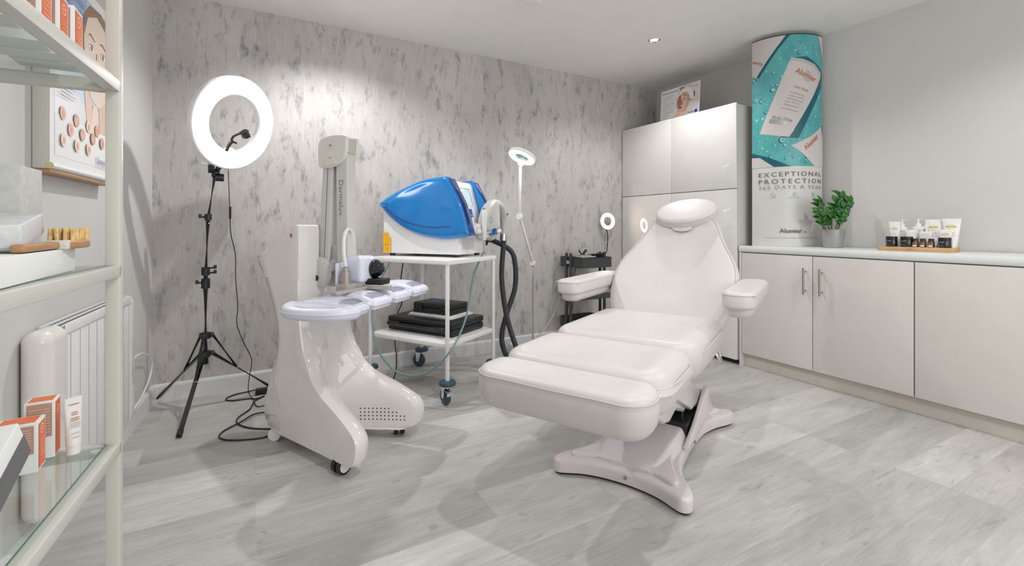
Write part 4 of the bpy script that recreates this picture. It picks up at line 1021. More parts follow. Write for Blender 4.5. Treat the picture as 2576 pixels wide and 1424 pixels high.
# ------------------------------------------------------------------ curved display stand
t = root('display_banner', 'tall curved advertising column with teal water droplet print standing on the worktop', 'banner', (0,0,0), 0)
P0, P1 = V(3.285,2.150), V(3.63,1.835); ch = P1-P0; CW = ch.length; cd_ = ch.normalized(); cn_ = V(-cd_.y, cd_.x); 
if cn_.dot(V(-1,-1)) < 0: cn_ = -cn_
SG = .115; RAD = (CW*CW/4+SG*SG)/(2*SG); HAF = math.asin(CW/2/RAD); UW = 2*RAD*HAF
def bmap(u, v, l=0):
    a = -HAF+u/RAD; p = (P0+P1)/2+cd_*(RAD*math.sin(a)+l*math.sin(a))+cn_*(RAD*math.cos(a)-(RAD-SG)+l*math.cos(a)); return V(p.x, p.y, v)
ZB, ZT = .9005, 2.418
bm = newbm(); n = 40
pl = [tuple(bmap(UW*k/n, 0))[:2] for k in range(n+1)]; back = [tuple(bmap(UW*k/n, 0, -.006))[:2] for k in range(n, -1, -1)]
loft(bm, [[(x,y,z) for x,y in pl+back] for z in (ZB, ZT)]); mk('curved_panel', bm, mat('banner_white', (.66,.65,.63), .3), t)
bm = newbm(); loft(bm, [[(x,y,z) for x,y in [tuple(bmap(UW*k/n,0,.002))[:2] for k in range(n+1)]+back] for z in (ZT, ZT+.006)]); mk('top_rim', bm, M['gap'], t)
def teal_mat():
    m = bpy.data.materials.new('teal_water_print'); m.use_nodes = True; nt = m.node_tree; b = nt.nodes['Principled BSDF']; L = nt.links.new
    tc = nt.nodes.new('ShaderNodeTexCoord'); n1 = nt.nodes.new('ShaderNodeTexNoise'); n1.inputs['Scale'].default_value = 12; L(tc.outputs['Object'], n1.inputs['Vector'])
    r = nt.nodes.new('ShaderNodeValToRGB'); e = r.color_ramp.elements; e[0].position = .3; e[0].color = (.07,.36,.38,1); e[1].position = .7; e[1].color = (.12,.46,.47,1)
    L(n1.outputs['Fac'], r.inputs['Fac']); L(r.outputs['Color'], b.inputs['Base Color']); b.inputs['Roughness'].default_value = .3; return m
tl, td, tll = teal_mat(), mat('print_deep_teal', (.005,.11,.15), .35), mat('print_light_teal', (.25,.62,.62), .35)
copper = mat('print_copper', (.50,.17,.09), .5); tubep = mat('print_tube_white', (.62,.58,.58), .4); tubes_ = mat('print_tube_shade', (.50,.47,.48), .4)
BM = [tl, td, tll, tubep, copper, M['greyd'], mat('print_grey_text', (.36,.34,.34), .5), tubes_, M['silver']]
def A(x, y):   # artwork layout: x 0-160, y 0 (top) - 535 (foot)
    return (UW*(x/160), ZT-(ZT-ZB)*(y/535))
fl = Flat(); 
def ap(pts, mi): fl.poly([A(*p) for p in pts], mi)
TT0 = 332
ap([(0,0),(160,0),(160,TT0),(0,TT0)], 0)
rnd = random.Random(3)
tubepoly = [(78,58),(100,62),(130,74),(152,93),(148,110),(74,258),(55,254),(18,244),(24,222),(70,80)]
for k in range(240):
    x, y = rnd.uniform(2,158), rnd.uniform(4,TT0-4); r = rnd.choice([1.3,1.6,2,2.4,3,3.8]) 
    if k < 6: r = [6,5.5,5,5,4.5,6][k]; x, y = [(60,60),(43,135),(26,155),(62,105),(30,190),(60,265)][k]
    u, v = A(x, y); s = UW/160; st = rnd.uniform(.9,1.35)
    fl.n = 1
    if k % 3: fl.ell(u, v, r*s, r*s*st, 1, n=12)
    fl.n = 2
    fl.ell(u+.25*r*s, v+.05*r*s, r*s*.80, r*s*st*.82, 2 if k % 2 else 0, n=10); fl.ell(u-.3*r*s, v+.35*r*s, r*s*.25, r*s*.3, 3, n=6)
fl.n = 5
ap([(86,58),(110,56),(150,82),(158,95),(152,130),(120,195),(92,262),(60,258)], 1); ap(tubepoly, 3)
ap([(78,58),(100,62),(130,74),(152,93),(151,100),(128,82),(98,70),(76,66)], 7); ap([(24,222),(70,230),(84,240),(74,258),(55,254),(18,244)], 3)
ap([(38,208),(62,214),(70,220),(66,228),(36,219)], 8)
ap([(66,0),(76,0),(52,36),(16,98),(8,90),(45,32)], 1); ap([(0,0),(68,0),(40,45),(10,96),(0,90)], 3); ap([(140,0),(160,0),(160,62),(150,30)], 3)
ap([(0,292),(30,304),(78,TT0),(0,TT0)], 1); ap([(0,304),(18,306),(46,TT0),(0,TT0)], 3)
ap([(78,280),(120,256),(152,228),(160,250),(160,TT0),(128,TT0),(100,300)], 3); ap([(152,228),(156,226),(160,240),(160,255)], 1)
fl.ell(*A(112,106), .03, .042, 7, n=20)
fl.text('Alumier', *A(84,96), .040, 4, width=.170, rot=-.42, bold=.02); fl.text('MD', *A(140,121), .014, 4, rot=-.42)
fl.text('Clear Shield', *A(82,133), .018, 4, width=.105, rot=-.35)
for k, s_ in enumerate(['Broad Spectrum','Sunscreen SPF 42','Crème solaire protectrice','avec FPS 42','à large spectre']): fl.text(s_, *A(76-k*3.2,146+k*7.2), .012, 6, width=.11-.012*(k in (0,3,4)), rot=-.35)
fl.text('ULTRA SHEER SUNSCREEN', *A(57,184), .008, 6, width=.12, rot=-.32); fl.text('60 mL / 2 fl oz', *A(42,207), .022, 5, width=.130, rot=-.3)
fl.text('Alumier', *A(108,292), .035, 4, width=.15, rot=.72, bold=.02); fl.text('Alumier', *A(26,62), .026, 4, width=.09, rot=2.7)
fl.text('EXCEPTIONAL', *A(16,357), .034, 5, width=UW*.84, spacing=1.3); fl.text('PROTECTION', *A(16,375), .034, 5, width=UW*.84, spacing=1.35)
fl.text('365 DAYS A YEAR', *A(16,389), .027, 6, width=UW*.84, spacing=1.3)
for x, s_ in ((44,'Reef Safe'),(86,'Mineral UV filters'),(127,'Cruelty-free')):
    fl.ell(*A(x,402), .013, .013, 2, n=16); fl.ell(*A(x,402), .010, .010, 3, n=16); fl.text(s_, *A(x,412), .008, 6, align='C')
fl.text('Alumier', *A(56,500), .030, 5, width=UW*.27, bold=.02); fl.text('MD', *A(102,500), .012, 5)
fl.text('www.alumiermd.co.uk | www.alumiermd.ie', *A(30,514), .010, 6, width=UW*.66)
fl.done('printed_artwork', BM, lambda u, v, l: bmap(u, v, .0004+l), t, step=.012, rng=(0, UW), eps=.00012)

# ------------------------------------------------------------------ potted plant
t = root('potted_plant', 'small green plant with glossy leaves in a silver pot on the worktop', 'potted plant', (3.47,1.685,.90), 0)
bm = newbm(); lathe(bm, [(0,.001),(.055,.001),(.057,.004),(.076,.118),(.077,.124),(.074,.125),(.071,.115),(0,.112)], seg=40); mk('pot', bm, M['pot'], t)
bm = newbm(); lathe(bm, [(0,.114),(.071,.114),(.0705,.108),(0,.106)], seg=24); mk('soil', bm, M['soil'], t)
rg = random.Random(5)
rt_ = V(.8705,-.4921,0)*1.0; fw = V(.4921,.8705,0)
def leafy(pts, n, size, k0=.35):
    P = catmull(pts, 8); bm = newbm(); tube(bm, pts, .0042, 8, 8, rf=lambda q: 1.3-.8*q); st = mk('stem', bm, M['stem'], t)
    bm = newbm()
    for i in range(n):
        f = k0+(1-k0)*i/(n-1); p = P[min(len(P)-1, int(f*(len(P)-1)))]; d = (P[min(len(P)-1, int(f*(len(P)-1))+1)]-P[max(0, int(f*(len(P)-1))-1)]).normalized()
        for s in (-1, 1):
            if i == n-1 and s == 1: dirv = d
            else: dirv = (rt_*s*.9+d*.75+fw*rg.uniform(-.5,.3)).normalized()
            nl = (fw*-1+V(0,0,.3)+rt_*rg.uniform(-.5,.5)); nl = (nl-dirv*nl.dot(dirv)).normalized(); sd = dirv.cross(nl)
            L = size*rg.uniform(.85,1.15)*(1-.25*abs(f-.7)); Wd = L*.30; rows = []
            for q in range(7):
                tq = q/6; w = Wd*math.sin(PI*min(1, tq**.8*.98+.02))**.8; c = p+dirv*L*tq+nl*(.012*math.sin(tq*PI)-.008*tq)
                rows.append([c-sd*w+nl*w*.35, c, c+sd*w+nl*w*.35])
            for A_, B_ in zip(rows, rows[1:]):
                for j in range(2):
                    addfaces(bm, [A_[j], A_[j+1], B_[j+1], B_[j]], [(0,1,2,3)])
    o = mk('leaves', bm, M['leaf'], st, angle=60)
    md = o.modifiers.new('s', 'SOLIDIFY'); md.thickness = .0008
def at(r_, z_, f_=0): return tuple(rt_*r_+fw*f_+V(0,0,z_))
leafy([at(-.045,.11), at(-.07,.16), at(-.095,.22), at(-.10,.30)], 7, .066, .3)
leafy([at(-.01,.11), at(-.005,.2), at(.01,.28), at(.045,.34)], 6, .070, .35)
leafy([at(-.015,.11,.01), at(-.025,.15,.01), at(-.035,.19,.02), at(-.05,.215,.02)], 4, .045, .4)
leafy([at(.012,.11,-.01), at(.02,.16,-.01), at(.035,.20,-.02), at(.04,.23,-.02)], 4, .05, .35)
leafy([at(.03,.11), at(.055,.19), at(.075,.26), at(.10,.31)], 6, .068, .3)

# ------------------------------------------------------------------ product tray
TR = -81.4; TO = V(3.475,1.225,.90)
def tw(x, y, z=0): c, s = math.cos(R(TR)), math.sin(R(TR)); return V(TO.x+x*c-y*s, TO.y+x*s+y*c, TO.z+z)
t = root('display_tray', 'light wooden display tray holding skincare products on the worktop', 'tray', TO, TR)
bm = newbm(); box(bm, (0,0,.0125), (.345,.175,.024), .002); mk('board', bm, M['wood'], t)
fl = Flat(); fl.text('Alumier', 0, 0, .006, 0, align='C'); fl.done('engraving', [M['woodd']], lambda u, v, l: V(u-.02, -.0880-l, .0095+v), t)
TZ = .0250
cream = mat('product_white', (.80,.79,.76), .3); gold = mat('label_gold', (.75,.62,.28), .5); brown = mat('label_brown', (.50,.28,.18), .5); silverl = mat('label_silver', (.55,.56,.58), .4)
def prod(name, label, cat, x, y, grp=None, rz=0): return root(name, label, cat, tw(x, y, TZ), TR+rz, grp)
def jar(x, y, r, h, label):
    t = prod('cosmetic_jar', label, 'jar', x, y, 'black jars on the wooden tray')
    bm = newbm(); lathe(bm, [(0,0),(r*.97,0),(r,.002),(r,h*.68),(r*.96,h*.72),(0,h*.72)], seg=36); j = mk('jar', bm, M['blackg'], t)
    bm = newbm(); lathe(bm, [(0,h*.72),(r*.97,h*.72),(r*.98,h*.74),(r*.98,h-.001),(r*.95,h),(0,h)], seg=36); mk('lid', bm, M['dark'], t)
    fl = Flat(); fl.text('AlumierMD', 0, h*.52, .0065, 0, width=r*.95)
    for k in range(5): fl.rect(0, h*(.42-.075*k), r*(.9,1.15,.7,.6,.85)[k], h*(.42-.075*k)+.0018, 0)
    fl.done('label_print', [silverl], lambda u, v, l: V((r+.0003+l)*math.sin((u-r*.85)/r), -(r+.0003+l)*math.cos((u-r*.85)/r), v), j)
jar(-.112,-.048,.0285,.060,'black cosmetic jar with silver print at the left end of the wooden tray')
jar(-.040,-.048,.030,.060,'black cosmetic jar beside the small amber bottles, second from the left on the wooden tray')
jar(.128,-.05,.029,.057,'black cosmetic jar at the right front corner of the wooden tray')
def amber(x, y, label):
    t = prod('amber_bottle', label, 'bottle', x, y, 'small amber bottles on the wooden tray'); r = .0155
    bm = newbm(); lathe(bm, [(0,0),(r*.95,0),(r,.002),(r,.028),(r*.9,.033),(r*.7,.037),(r*.7,.04),(0,.04)], seg=28); b_ = mk('bottle', bm, M['amber'], t)
    bm = newbm(); lathe(bm, [(0,.037),(r*.82,.037),(r*.82,.049),(r*.78,.050),(0,.050)], seg=28); mk('cap', bm, M['dark'], t)
    bm = newbm()
    for (z0, z1, m_) in ((.003,.012,0),(.014,.026,1)):
        pts = [(math.sin(R(a))*(r+.0004), -math.cos(R(a))*(r+.0004)) for a in range(-55,30,12)]
        for p, q in zip(pts, pts[1:]): addfaces(bm, [V(*p,z0), V(*q,z0), V(*q,z1), V(*p,z1)], [(0,1,2,3)], m_)
    mk('label_print', bm, [cream, M['greyd']], b_)
amber(.0,-.055,'left one of the small amber glass bottles with black caps on the wooden tray'); amber(.034,-.052,'middle one of the small amber glass bottles with black caps on the wooden tray'); amber(.071,-.055,'right one of the small amber glass bottles with black caps on the wooden tray')
def ptube(x, y, w, h, label, tc=brown, ring=None, grp='white skincare tubes on the wooden tray', yaw=8):
    t = prod('cosmetic_tube', label, 'tube', x, y, grp, yaw); r = w*.34
    bm = newbm(); rings = []; hc = h*.16
    for k in range(9):
        f = k/8; z = hc+(h-hc)*f; a = r+(w/2-r)*f; b = r*(1-f)+.0012*f; rings.append([(px, py, z) for px, py in ellipse(a, max(.0012, b), 28)])
    loft(bm, rings); tb_ = mk('tube', bm, M['tube'], t)
    bm = newbm(); lathe(bm, [(0,0),(r*.9,0),(r*.92,.001),(r*.92,hc),(0,hc)], seg=28); mk('cap', bm, cream, t)
    def tm(u, v, l):
        f = (v-hc)/(h-hc); a = r+(w/2-r)*f; b = r*(1-f)+.0012*f; uu = max(-.98, min(.98, u/a)); return V(u, -(b*math.sqrt(1-uu*uu)+.0005+l), v)
    fl = Flat()
    if h > .1:
        if ring is not None: fl.ell(0, h*.72, w*.2, w*.2, 1, n=20)
        fl.text('Alumier', 0, h*.70, w*.12, 0, width=w*.56, align='C', lay=6)
        fl.rect(-w*.15, h*.50, w*.15, h*.512, 0); fl.rect(-w*.2, h*.44, w*.2, h*.448, 2); fl.rect(-w*.2, h*.40, w*.16, h*.408, 2); fl.rect(-w*.2, h*.36, w*.2, h*.368, 2)
    else:
        fl.rect(-w*.2, h*.8, w*.2, h*.82, 2)
        for k in range(3): fl.rect(-w*.15, h*(.65-.1*k), w*.15, h*(.665-.1*k), 2)
    fl.done('label_print', [tc, ring or gold, M['grey']], tm, tb_)
ptube(-.110,.008,.058,.150,'tall narrow white tube standing behind the leftmost black jar', brown, mat('label_peach', (.80,.66,.55), .5))
ptube(-.030,.005,.060,.100,'small white tube standing behind the second black jar', brown, mat('label_peach', (.80,.66,.55), .5))
ptube(.062,.058,.080,.162,'large white tube with yellow ring behind the square pump bottle', M['greyd'], mat('label_yellow', (.76,.74,.40), .5))
ptube(.140,.058,.084,.166,'largest white tube with yellow ring at the right back of the wooden tray', M['greyd'], mat('label_yellow', (.76,.74,.40), .5))
ptube(.122,.008,.062,.104,'medium white tube in front of the largest tube at the right of the wooden tray', brown, mat('label_peach', (.80,.66,.55), .5))
ptube(.083,-.012,.034,.055,'tiny white tube between the amber bottles and the front black jar')
for k, (x, y, h_) in enumerate(((.160,-.040,.060),(.161,-.012,.068),(.161,.018,.074))):
    ptube(x, y, .024, h_, ['frontmost of three tiny white tubes at the right end of the tray','middle of three tiny white tubes at the right end of the tray','rearmost of three tiny white tubes at the right end of the tray'][k])
def pump(x, y, w, h, label, sq=False, silver=False):
    t = prod('pump_bottle', label, 'bottle', x, y, 'pump bottles on the wooden tray'); hb_ = h*.70
    bm = newbm()
    if sq: pad(bm, rrect(w, w*.7, .008), 0, hb_, .006, .003)
    else: lathe(bm, [(0,0),(w/2*.97,0),(w/2,.003),(w/2,hb_-.008),(w/2*.9,hb_),(w*.2,hb_+.003),(0,hb_+.003)], seg=36)
    b_ = mk('bottle', bm, cream, t)
    bm = newbm(); lathe(bm, [(0,hb_),(w*.22,hb_),(w*.22,hb_+h*.11),(w*.08,hb_+h*.12),(0,hb_+h*.12)], seg=24); mk('collar', bm, M['silver'] if silver else M['whitem'], t)
    bm = newbm(); cyl(bm, (0,0,hb_+h*.11), (0,0,h*.96), w*.09); box(bm, (w*.10,-w*.0,h*.97), (w*.42,w*.16,h*.03), .002) if not silver else lathe(bm, [(0,h*.9),(w*.13,h*.9),(w*.10,h*1.0),(0,h*1.0)]); mk('pump_head', bm, M['whitem'], t)
    fl = Flat(); fl.text('Alumier', 0, hb_*.78, w*.12, 0, width=w*.6, align='C'); fl.lines(-w*.25, hb_*.4, w*.5, 4, .006, .0015, 1)
    if sq: fl.done('label_print', [gold if silver else brown, M['grey']], lambda u, v, l: V(u, -w*.35-.0004-l, v), b_)
    else: fl.done('label_print', [brown, M['grey']], lambda u, v, l: V((w/2+.0004+l)*math.sin(u/(w/2)), -(w/2+.0004+l)*math.cos(u/(w/2)), v), b_)
pump(-.084,.058,.055,.165,'white pump bottle half hidden behind the tall narrow tube')
pump(-.008,.055,.066,.170,'white pump bottle standing at the back middle of the wooden tray')
pump(.036,.005,.056,.130,'square white bottle with silver collar in the middle of the wooden tray', True, True)

# ------------------------------------------------------------------ ceiling fittings
t = root('smoke_detector', 'round white smoke detector on the ceiling at the top edge of the photo', 'smoke detector', (1.49,2.375,H), 0)
bm = newbm(); lathe(bm, [(0,0),(.058,0),(.060,-.008),(.052,-.020),(0,-.020)], seg=40); mk('mounting_plate', bm, M['whitem'], t)
bm = newbm(); lathe(bm, [(0,-.018),(.040,-.018),(.040,-.044),(0,-.044)], seg=32); mk('sensor_chamber', bm, M['gap'], t)
bm = newbm(); lathe(bm, [(0,-.042),(.046,-.043),(.048,-.050),(.043,-.060),(0,-.064)], seg=40); mk('cover', bm, M['whitem'], t)
def downlight(x, y, label):
    t = root('downlight', label, 'ceiling light', (x,y,H), 0)
    bm = newbm(); torus_prof(bm, [(.028,-.001),(.043,-.001),(.044,-.004),(.040,-.007),(.030,-.003)], lambda v: v, 40); mk('bezel', bm, M['chrome'], t)
    bm = newbm(); lathe(bm, [(0,-.0015),(.029,-.0015),(.029,-.0005),(0,-.0005)], seg=32); mk('lens', bm, M['bulb'], t)
downlight(2.655,2.52,'recessed chrome downlight lit in the ceiling above the treatment chair')

# ------------------------------------------------------------------ left wall: framed poster and radiator
t = root('framed_poster', 'framed skin treatment poster with a woman and round skin samples on the left wall', 'poster', lw(1.14,0,0), -4)
FZ0, FZ1 = 1.222, 1.945
bm = newbm(); box(bm, (.022,0,(FZ0+FZ1)/2+.006), (.042,.57,FZ1-FZ0-.01), .003); mk('frame', bm, mat('cream_frame', (.60,.60,.54), .3), t)
bm = newbm(); box(bm, (.024,0,FZ0+.004), (.046,.576,.012), .001); mk('wood_ledge', bm, M['woodd'], t)
bm = newbm(); cyl(bm, (.044,-.285,FZ0+.022), (.044,.285,FZ0+.022), .011); mk('roller_edge', bm, M['whitem'], t)
bm = newbm(); cyl(bm, (.044,-.2865,FZ0+.022), (.044,-.285,FZ0+.022), .0105); mk('end_cap', bm, mat('brass_cap', (.62,.55,.28), .4), t)
sky = mat('print_sky_blue', (.36,.50,.68), .3); haze = mat('print_haze', (.66,.66,.70), .3); peach = mat('print_peach', (.72,.50,.37), .3); peachl = mat('print_peach_light', (.78,.64,.54), .3); ink = mat('print_blue_ink', (.08,.14,.42), .4); red_ = mat('print_red', (.62,.12,.10), .4); hair2 = mat('print_brown_hair', (.30,.18,.11), .4)
LM = [M['whitep'], sky, haze, peach, peachl, ink, red_, hair2, M['greyd'], mat('print_circle_a', (.72,.36,.26), .4), mat('print_circle_b', (.55,.27,.20), .4), mat('print_circle_c', (.80,.58,.44), .4), mat('print_light_blue', (.52,.62,.76), .3)]
fl = Flat()
def q_(x, y): return (x, y-.0)
fl.rect(0,0,.57,.72,0); fl.rect(.035,.06,.545,.685,12); fl.poly([(.035,.06),(.545,.06),(.545,.30),(.30,.27),(.035,.36)], 2); fl.rect(.035,.50,.30,.685,1); fl.rect(.035,.06,.545,.20,0)
fl.poly([(.26,.40),(.24,.52),(.27,.62),(.33,.675),(.44,.685),(.52,.66),(.545,.60),(.545,.44),(.50,.50),(.30,.50)], 7)
fl.poly([(.28,.44),(.275,.54),(.31,.62),(.40,.655),(.49,.63),(.535,.55),(.54,.42),(.52,.34),(.44,.29),(.36,.31),(.30,.36)], 4)
fl.poly([(.27,.36),(.30,.38),(.34,.30),(.40,.22),(.44,.20),(.36,.18),(.30,.22)], 3); fl.poly([(.42,.30),(.52,.34),(.545,.20),(.43,.20)], 3); fl.poly([(.36,.30),(.40,.30),(.42,.18),(.33,.18)], 4)
for x, y in ((.345,.515),(.462,.515)):
    fl.ell(x, y, .026, .011, 0, n=16); fl.ell(x, y, .011, .0105, 8, n=12); fl.poly([(x-.03,y+.004),(x-.01,y+.014),(x+.012,y+.014),(x+.03,y+.002),(x+.01,y+.010),(x-.01,y+.010)], 7)
    fl.poly([(x-.036,y+.040),(x-.01,y+.054),(x+.036,y+.036),(x+.03,y+.034),(x-.01,y+.046)], 7)
fl.poly([(.395,.51),(.41,.51),(.425,.44),(.385,.44)], 3); fl.ell(.405,.375,.036,.013,6, n=16)
for (x, y, k) in ((.09,.208,0),(.2,.205,1),(.31,.204,2),(.395,.203,0),(.15,.163,0),(.25,.163,1),(.35,.164,1),(.445,.161,0),(.09,.118,2),(.2,.116,2),(.305,.118,2)):
    fl.ell(x, y, .023, .023, 9+k, n=20); fl.ell(x, y-.002, .010, .013, 10 if k != 1 else 9, n=12)
fl.text('IS IT FOR YOU?', .07, .625, .024, 5, width=.20); fl.text('TREATMENT', .07, .580, .028, 5, width=.215)
fl.text('Sterex', .385, .075, .026, 5, width=.105); fl.text('www.sterex.com', .385, .063, .008, 6, width=.105)
for k in range(4): fl.rect(.06, .30-k*.012, .06+.12-.02*(k%2), .302-k*.012, 8)
fl.done('printed_poster', LM, lambda u, v, l: V(.0435+l, u-.285, FZ0+v), t)
bm = newbm(); box(bm, (.046,.245,(FZ0+FZ1)/2), (.003,.006,FZ1-FZ0-.03)); mk('frame_line', bm, M['grey'], t)

t = root('radiator', 'white electric panel radiator with rounded ends on the left wall', 'radiator', lw(1.06,0,0), -4)
bm = newbm(); box(bm, (.045,-.01,.425), (.058,.70,.55), .006); pn = mk('panel', bm, M['whitem'], t)
bm = newbm()
for k in range(9): box(bm, (.0747,-.30+k*.078,.43), (.001,.003,.52))
mk('panel_grooves', bm, M['grey'], pn)
for y0, y1 in ((-.465,-.345),(.335,.395)):
    bm = newbm(); s = 1 if y0 > 0 else -1
    out = rrect(.078, .585, .037, 8, (.042,.435))
    def capT(v, y0=y0, y1=y1, s=s): return V(v.x, v.z, v.y)
    yo, yi = (y0, y1) if s < 0 else (y1, y0)
    rr = .035 if s < 0 else .02
    lv = []
    for k in range(7):
        a = k/6*PI/2; lv.append((yo-s*rr*(1-math.sin(a)) , rr*(1-math.sin(a)) if False else rr*(1-math.sin(a))))
    rings = [[(x, yo+(-s)*rr*(1-math.cos(k/6*PI/2)) , z) for x, z in inset(out, rr*(1-math.sin(k/6*PI/2))*.95)] for k in range(7)]
    rings.append([(x, yi, z) for x, z in out]); loft(bm, rings); mk('end_cap', bm, M['shell'], t)
bm = newbm()
for x in (.012,.040,.068): box(bm, (x,-.005,.722), (.006,.68,.006), .001)
box(bm, (.076,-.005,.712), (.006,.68,.035), .002); mk('top_grille', bm, M['whitem'], t)
bm = newbm()
for k in range(24): box(bm, (.042,-.33+k*.028,.715), (.056,.008,.006))
mk('grille_fins', bm, M['silver'], t)
bm = newbm(); cyl(bm, (.079,.10,.713), (.081,.10,.713), .010); mk('round_badge', bm, M['grey'], t)
bm = newbm(); tube(bm, [tuple(lw(.64,.05,.40)), tuple(lw(.42,.04,.39)), tuple(lw(.22,.03,.33)), tuple(lw(.14,.03,.26)), tuple(lw(.22,.03,.19)), tuple(lw(.42,.04,.155)), tuple(lw(.62,.05,.15))], .0045, 8, 8); tag(mk('radiator_cable', bm, M['whitem']), 'white cable looping out beside the radiator above the skirting', 'cable')

# ------------------------------------------------------------------ shelving unit at the left edge
SR = -3.7; SO = V(-.236,1.283,0)
t = root('shelving_unit', 'cream steel shelving unit with glass shelves close to the camera at left', 'shelving unit', SO, SR)
# local: x to the wall is negative, y towards the camera is negative; post corner at the origin
TW = .024; LX, LY = -.345, -.95
for (x, y) in ((-TW/2,-TW/2),(LX,-TW/2),(-TW/2,LY),(LX,LY)):
    bm = newbm(); box(bm, (x,y,.875), (TW,TW,1.75), .0015); mk('post', bm, M['frame'], t)
SZ = [.20,.592,.966,1.356,1.738]
for z in SZ:
    bm = newbm(); ht = .024
    for x in (-TW/2, LX): box(bm, (x,(LY-TW/2)/2,z-ht/2), (TW,abs(LY)-TW*.5,ht), .0015)
    for y in (-TW/2, LY): box(bm, (LX/2-TW/4,y,z-ht/2), (abs(LX)-TW*.5,TW,ht), .0015)
    mk('shelf_rail', bm, M['frame'], t)
for z in SZ[1:4]:
    bm = newbm(); box(bm, (LX/2-TW/4,LY/2-TW/4,z-.001), (abs(LX)-TW*.45,abs(LY)-TW*.45,.005)); g = mk('glass_shelf', bm, M['glass'], t, smooth=False)
    bm = newbm(); box(bm, (-TW+.0015,LY/2-TW/4,z-.001), (.0015,abs(LY)-TW,.0056)); mk('glass_edge', bm, M['glasse'], g, smooth=False)
    for (x, y) in ((-.035,-.036),(-.035,-.45)):
        bm = newbm(); lathe(bm, [(0,0),(.009,0),(.009,-.004),(0,-.005)], (x,y,z-.0038), 16); mk('glass_pad', bm, M['clear'], g)
# boxed products: local frame helper, orange on the face towards the room (+x)
def carton(x, y, z, w, d, h, label, rz=0, ribs=False, grp=None):
    """x,y = centre; w along the shelf, d towards the wall"""
    t = root('product_carton', label, 'box', (x,y,z), rz, grp)
    bm = newbm(); box(bm, (0,0,h/2), (d,w,h), .0008); c_ = mk('carton', bm, M['whitep'], t)
    fl = Flat(); m_ = .10*w
    fl.rect(-w/2+m_, m_, w/2-m_, h-m_, 0); fl.ell(0, h*.80, w*.2, w*.2, 1, n=16); fl.ell(0, h*.80, w*.15, w*.15, 0, n=16); fl.rect(-w*.16,h*.8-.001,w*.16,h*.8+.001,1)
    for k in range(6): fl.rect(-w*.25, h*(.60-.065*k), w*(.25-.05*(k%2)), h*(.60-.065*k)+.0012, 1)
    fl.done('front_print', [M['orange'], mat('print_pale_orange', (.86,.62,.52), .5)], lambda u, v, l: V(d/2+.0003+l, u, v), c_)
    fl = Flat(); fl.rect(-d/2+m_, h*.38, d/2-m_, h-m_, 0)
    for k in range(9): fl.rect(-d/2+m_*1.6, h*(.86-.05*k), d/2-m_*1.8, h*(.86-.05*k)+.001, 1)
    fl.done('side_print', [mat('print_dusty_orange', (.50,.30,.23), .5), mat('print_pale_orange', (.86,.62,.52), .5)], lambda u, v, l: V(u, -w/2-.0003-l, v), c_)
    fl = Flat(); fl.rect(-d/2+m_, -w/2+m_, d/2-m_, w/2-m_, 0); fl.done('top_print', [M['orange']], lambda u, v, l: V(u, v, h+.0003+l), c_)
gz = SZ[3]+.002
for k, (y0, y1, h_, dd) in enumerate(((1.186,1.242,.114,.09),(1.128,1.180,.114,.09),(1.062,1.118,.130,.10),(.955,1.012,.118,.09),(.86,.92,.12,.09))):
    lb = ['orange and white carton nearest the corner post on the upper glass shelf','second orange and white carton from the corner post on the upper glass shelf','tall third orange and white carton from the corner post on the upper glass shelf','fourth orange and white carton from the corner post on the upper glass shelf','fifth orange and white carton on the upper glass shelf, cut by the photo edge'][k]
    carton(-.292-dd/2-.006*k, (y0+y1)/2, gz, y1-y0, dd, h_, lb, 1, grp='orange and white cartons on the upper glass shelf')
gz = SZ[1]+.002
carton(-.357, 1.262, gz, .040, .044, .112, 'tall slim orange carton standing behind the shorter one on the lower glass shelf', 3)
carton(-.372, 1.203, gz, .048, .060, .092, 'short orange carton standing in front of the slim one on the lower glass shelf', 3)
t = root('cream_tube', 'slim cream cosmetic tube standing on the lower glass shelf next to the slim orange carton', 'tube', (-.307,1.245,gz), 35)
bm = newbm(); loft(bm, [[(px,py,z) for px, py in ellipse(.012+.002*k/6, max(.002,.012*(1-k/6)), 24)] for k, z in [(k, .018+.094*k/6) for k in range(7)]]); tb_ = mk('tube', bm, M['tube'], t)
bm = newbm(); cyl(bm, (0,0,0), (0,0,.018), .011); mk('cap', bm, cream, t)
fl = Flat(); 
for k, (v_, c_, w_) in enumerate(((.098,0,.016),(.082,0,.010),(.078,0,.010),(.071,0,.014),(.067,0,.014),(.062,1,.016),(.058,1,.016),(.054,1,.016),(.042,1,.014),(.034,1,.012))): fl.rect(-w_/2, v_, w_/2, v_+.0016, c_)
fl.done('label_print', [copper, M['grey']], lambda u, v, l: V(u, -(.0125*(1-(v-.018)/.094)+.0014), v), tb_)
t = root('product_carton', 'white carton with dark grey band lying tilted on the lower glass shelf', 'box', (-.362,.948,gz+.080), 0)
t.rotation_euler = (R(26), R(-4), R(-4))
bm = newbm(); box(bm, (0,0,.0), (.10,.17,.065), .0015); c_ = mk('carton', bm, M['whitep'], t)
bm = newbm(); box(bm, (.0505,0,-.012), (.0008,.169,.036)); mk('grey_band', bm, mat('band_grey', (.13,.125,.135), .35), c_)
fl = Flat(); fl.text('BRIGHTENING', -.07,.010,.008,0,width=.09); fl.text('HYDRATING TONER', -.07,-.004,.007,0,width=.10); fl.done('printed_text', [M['greyd']], lambda u, v, l: V(v, u, .033+l), c_)
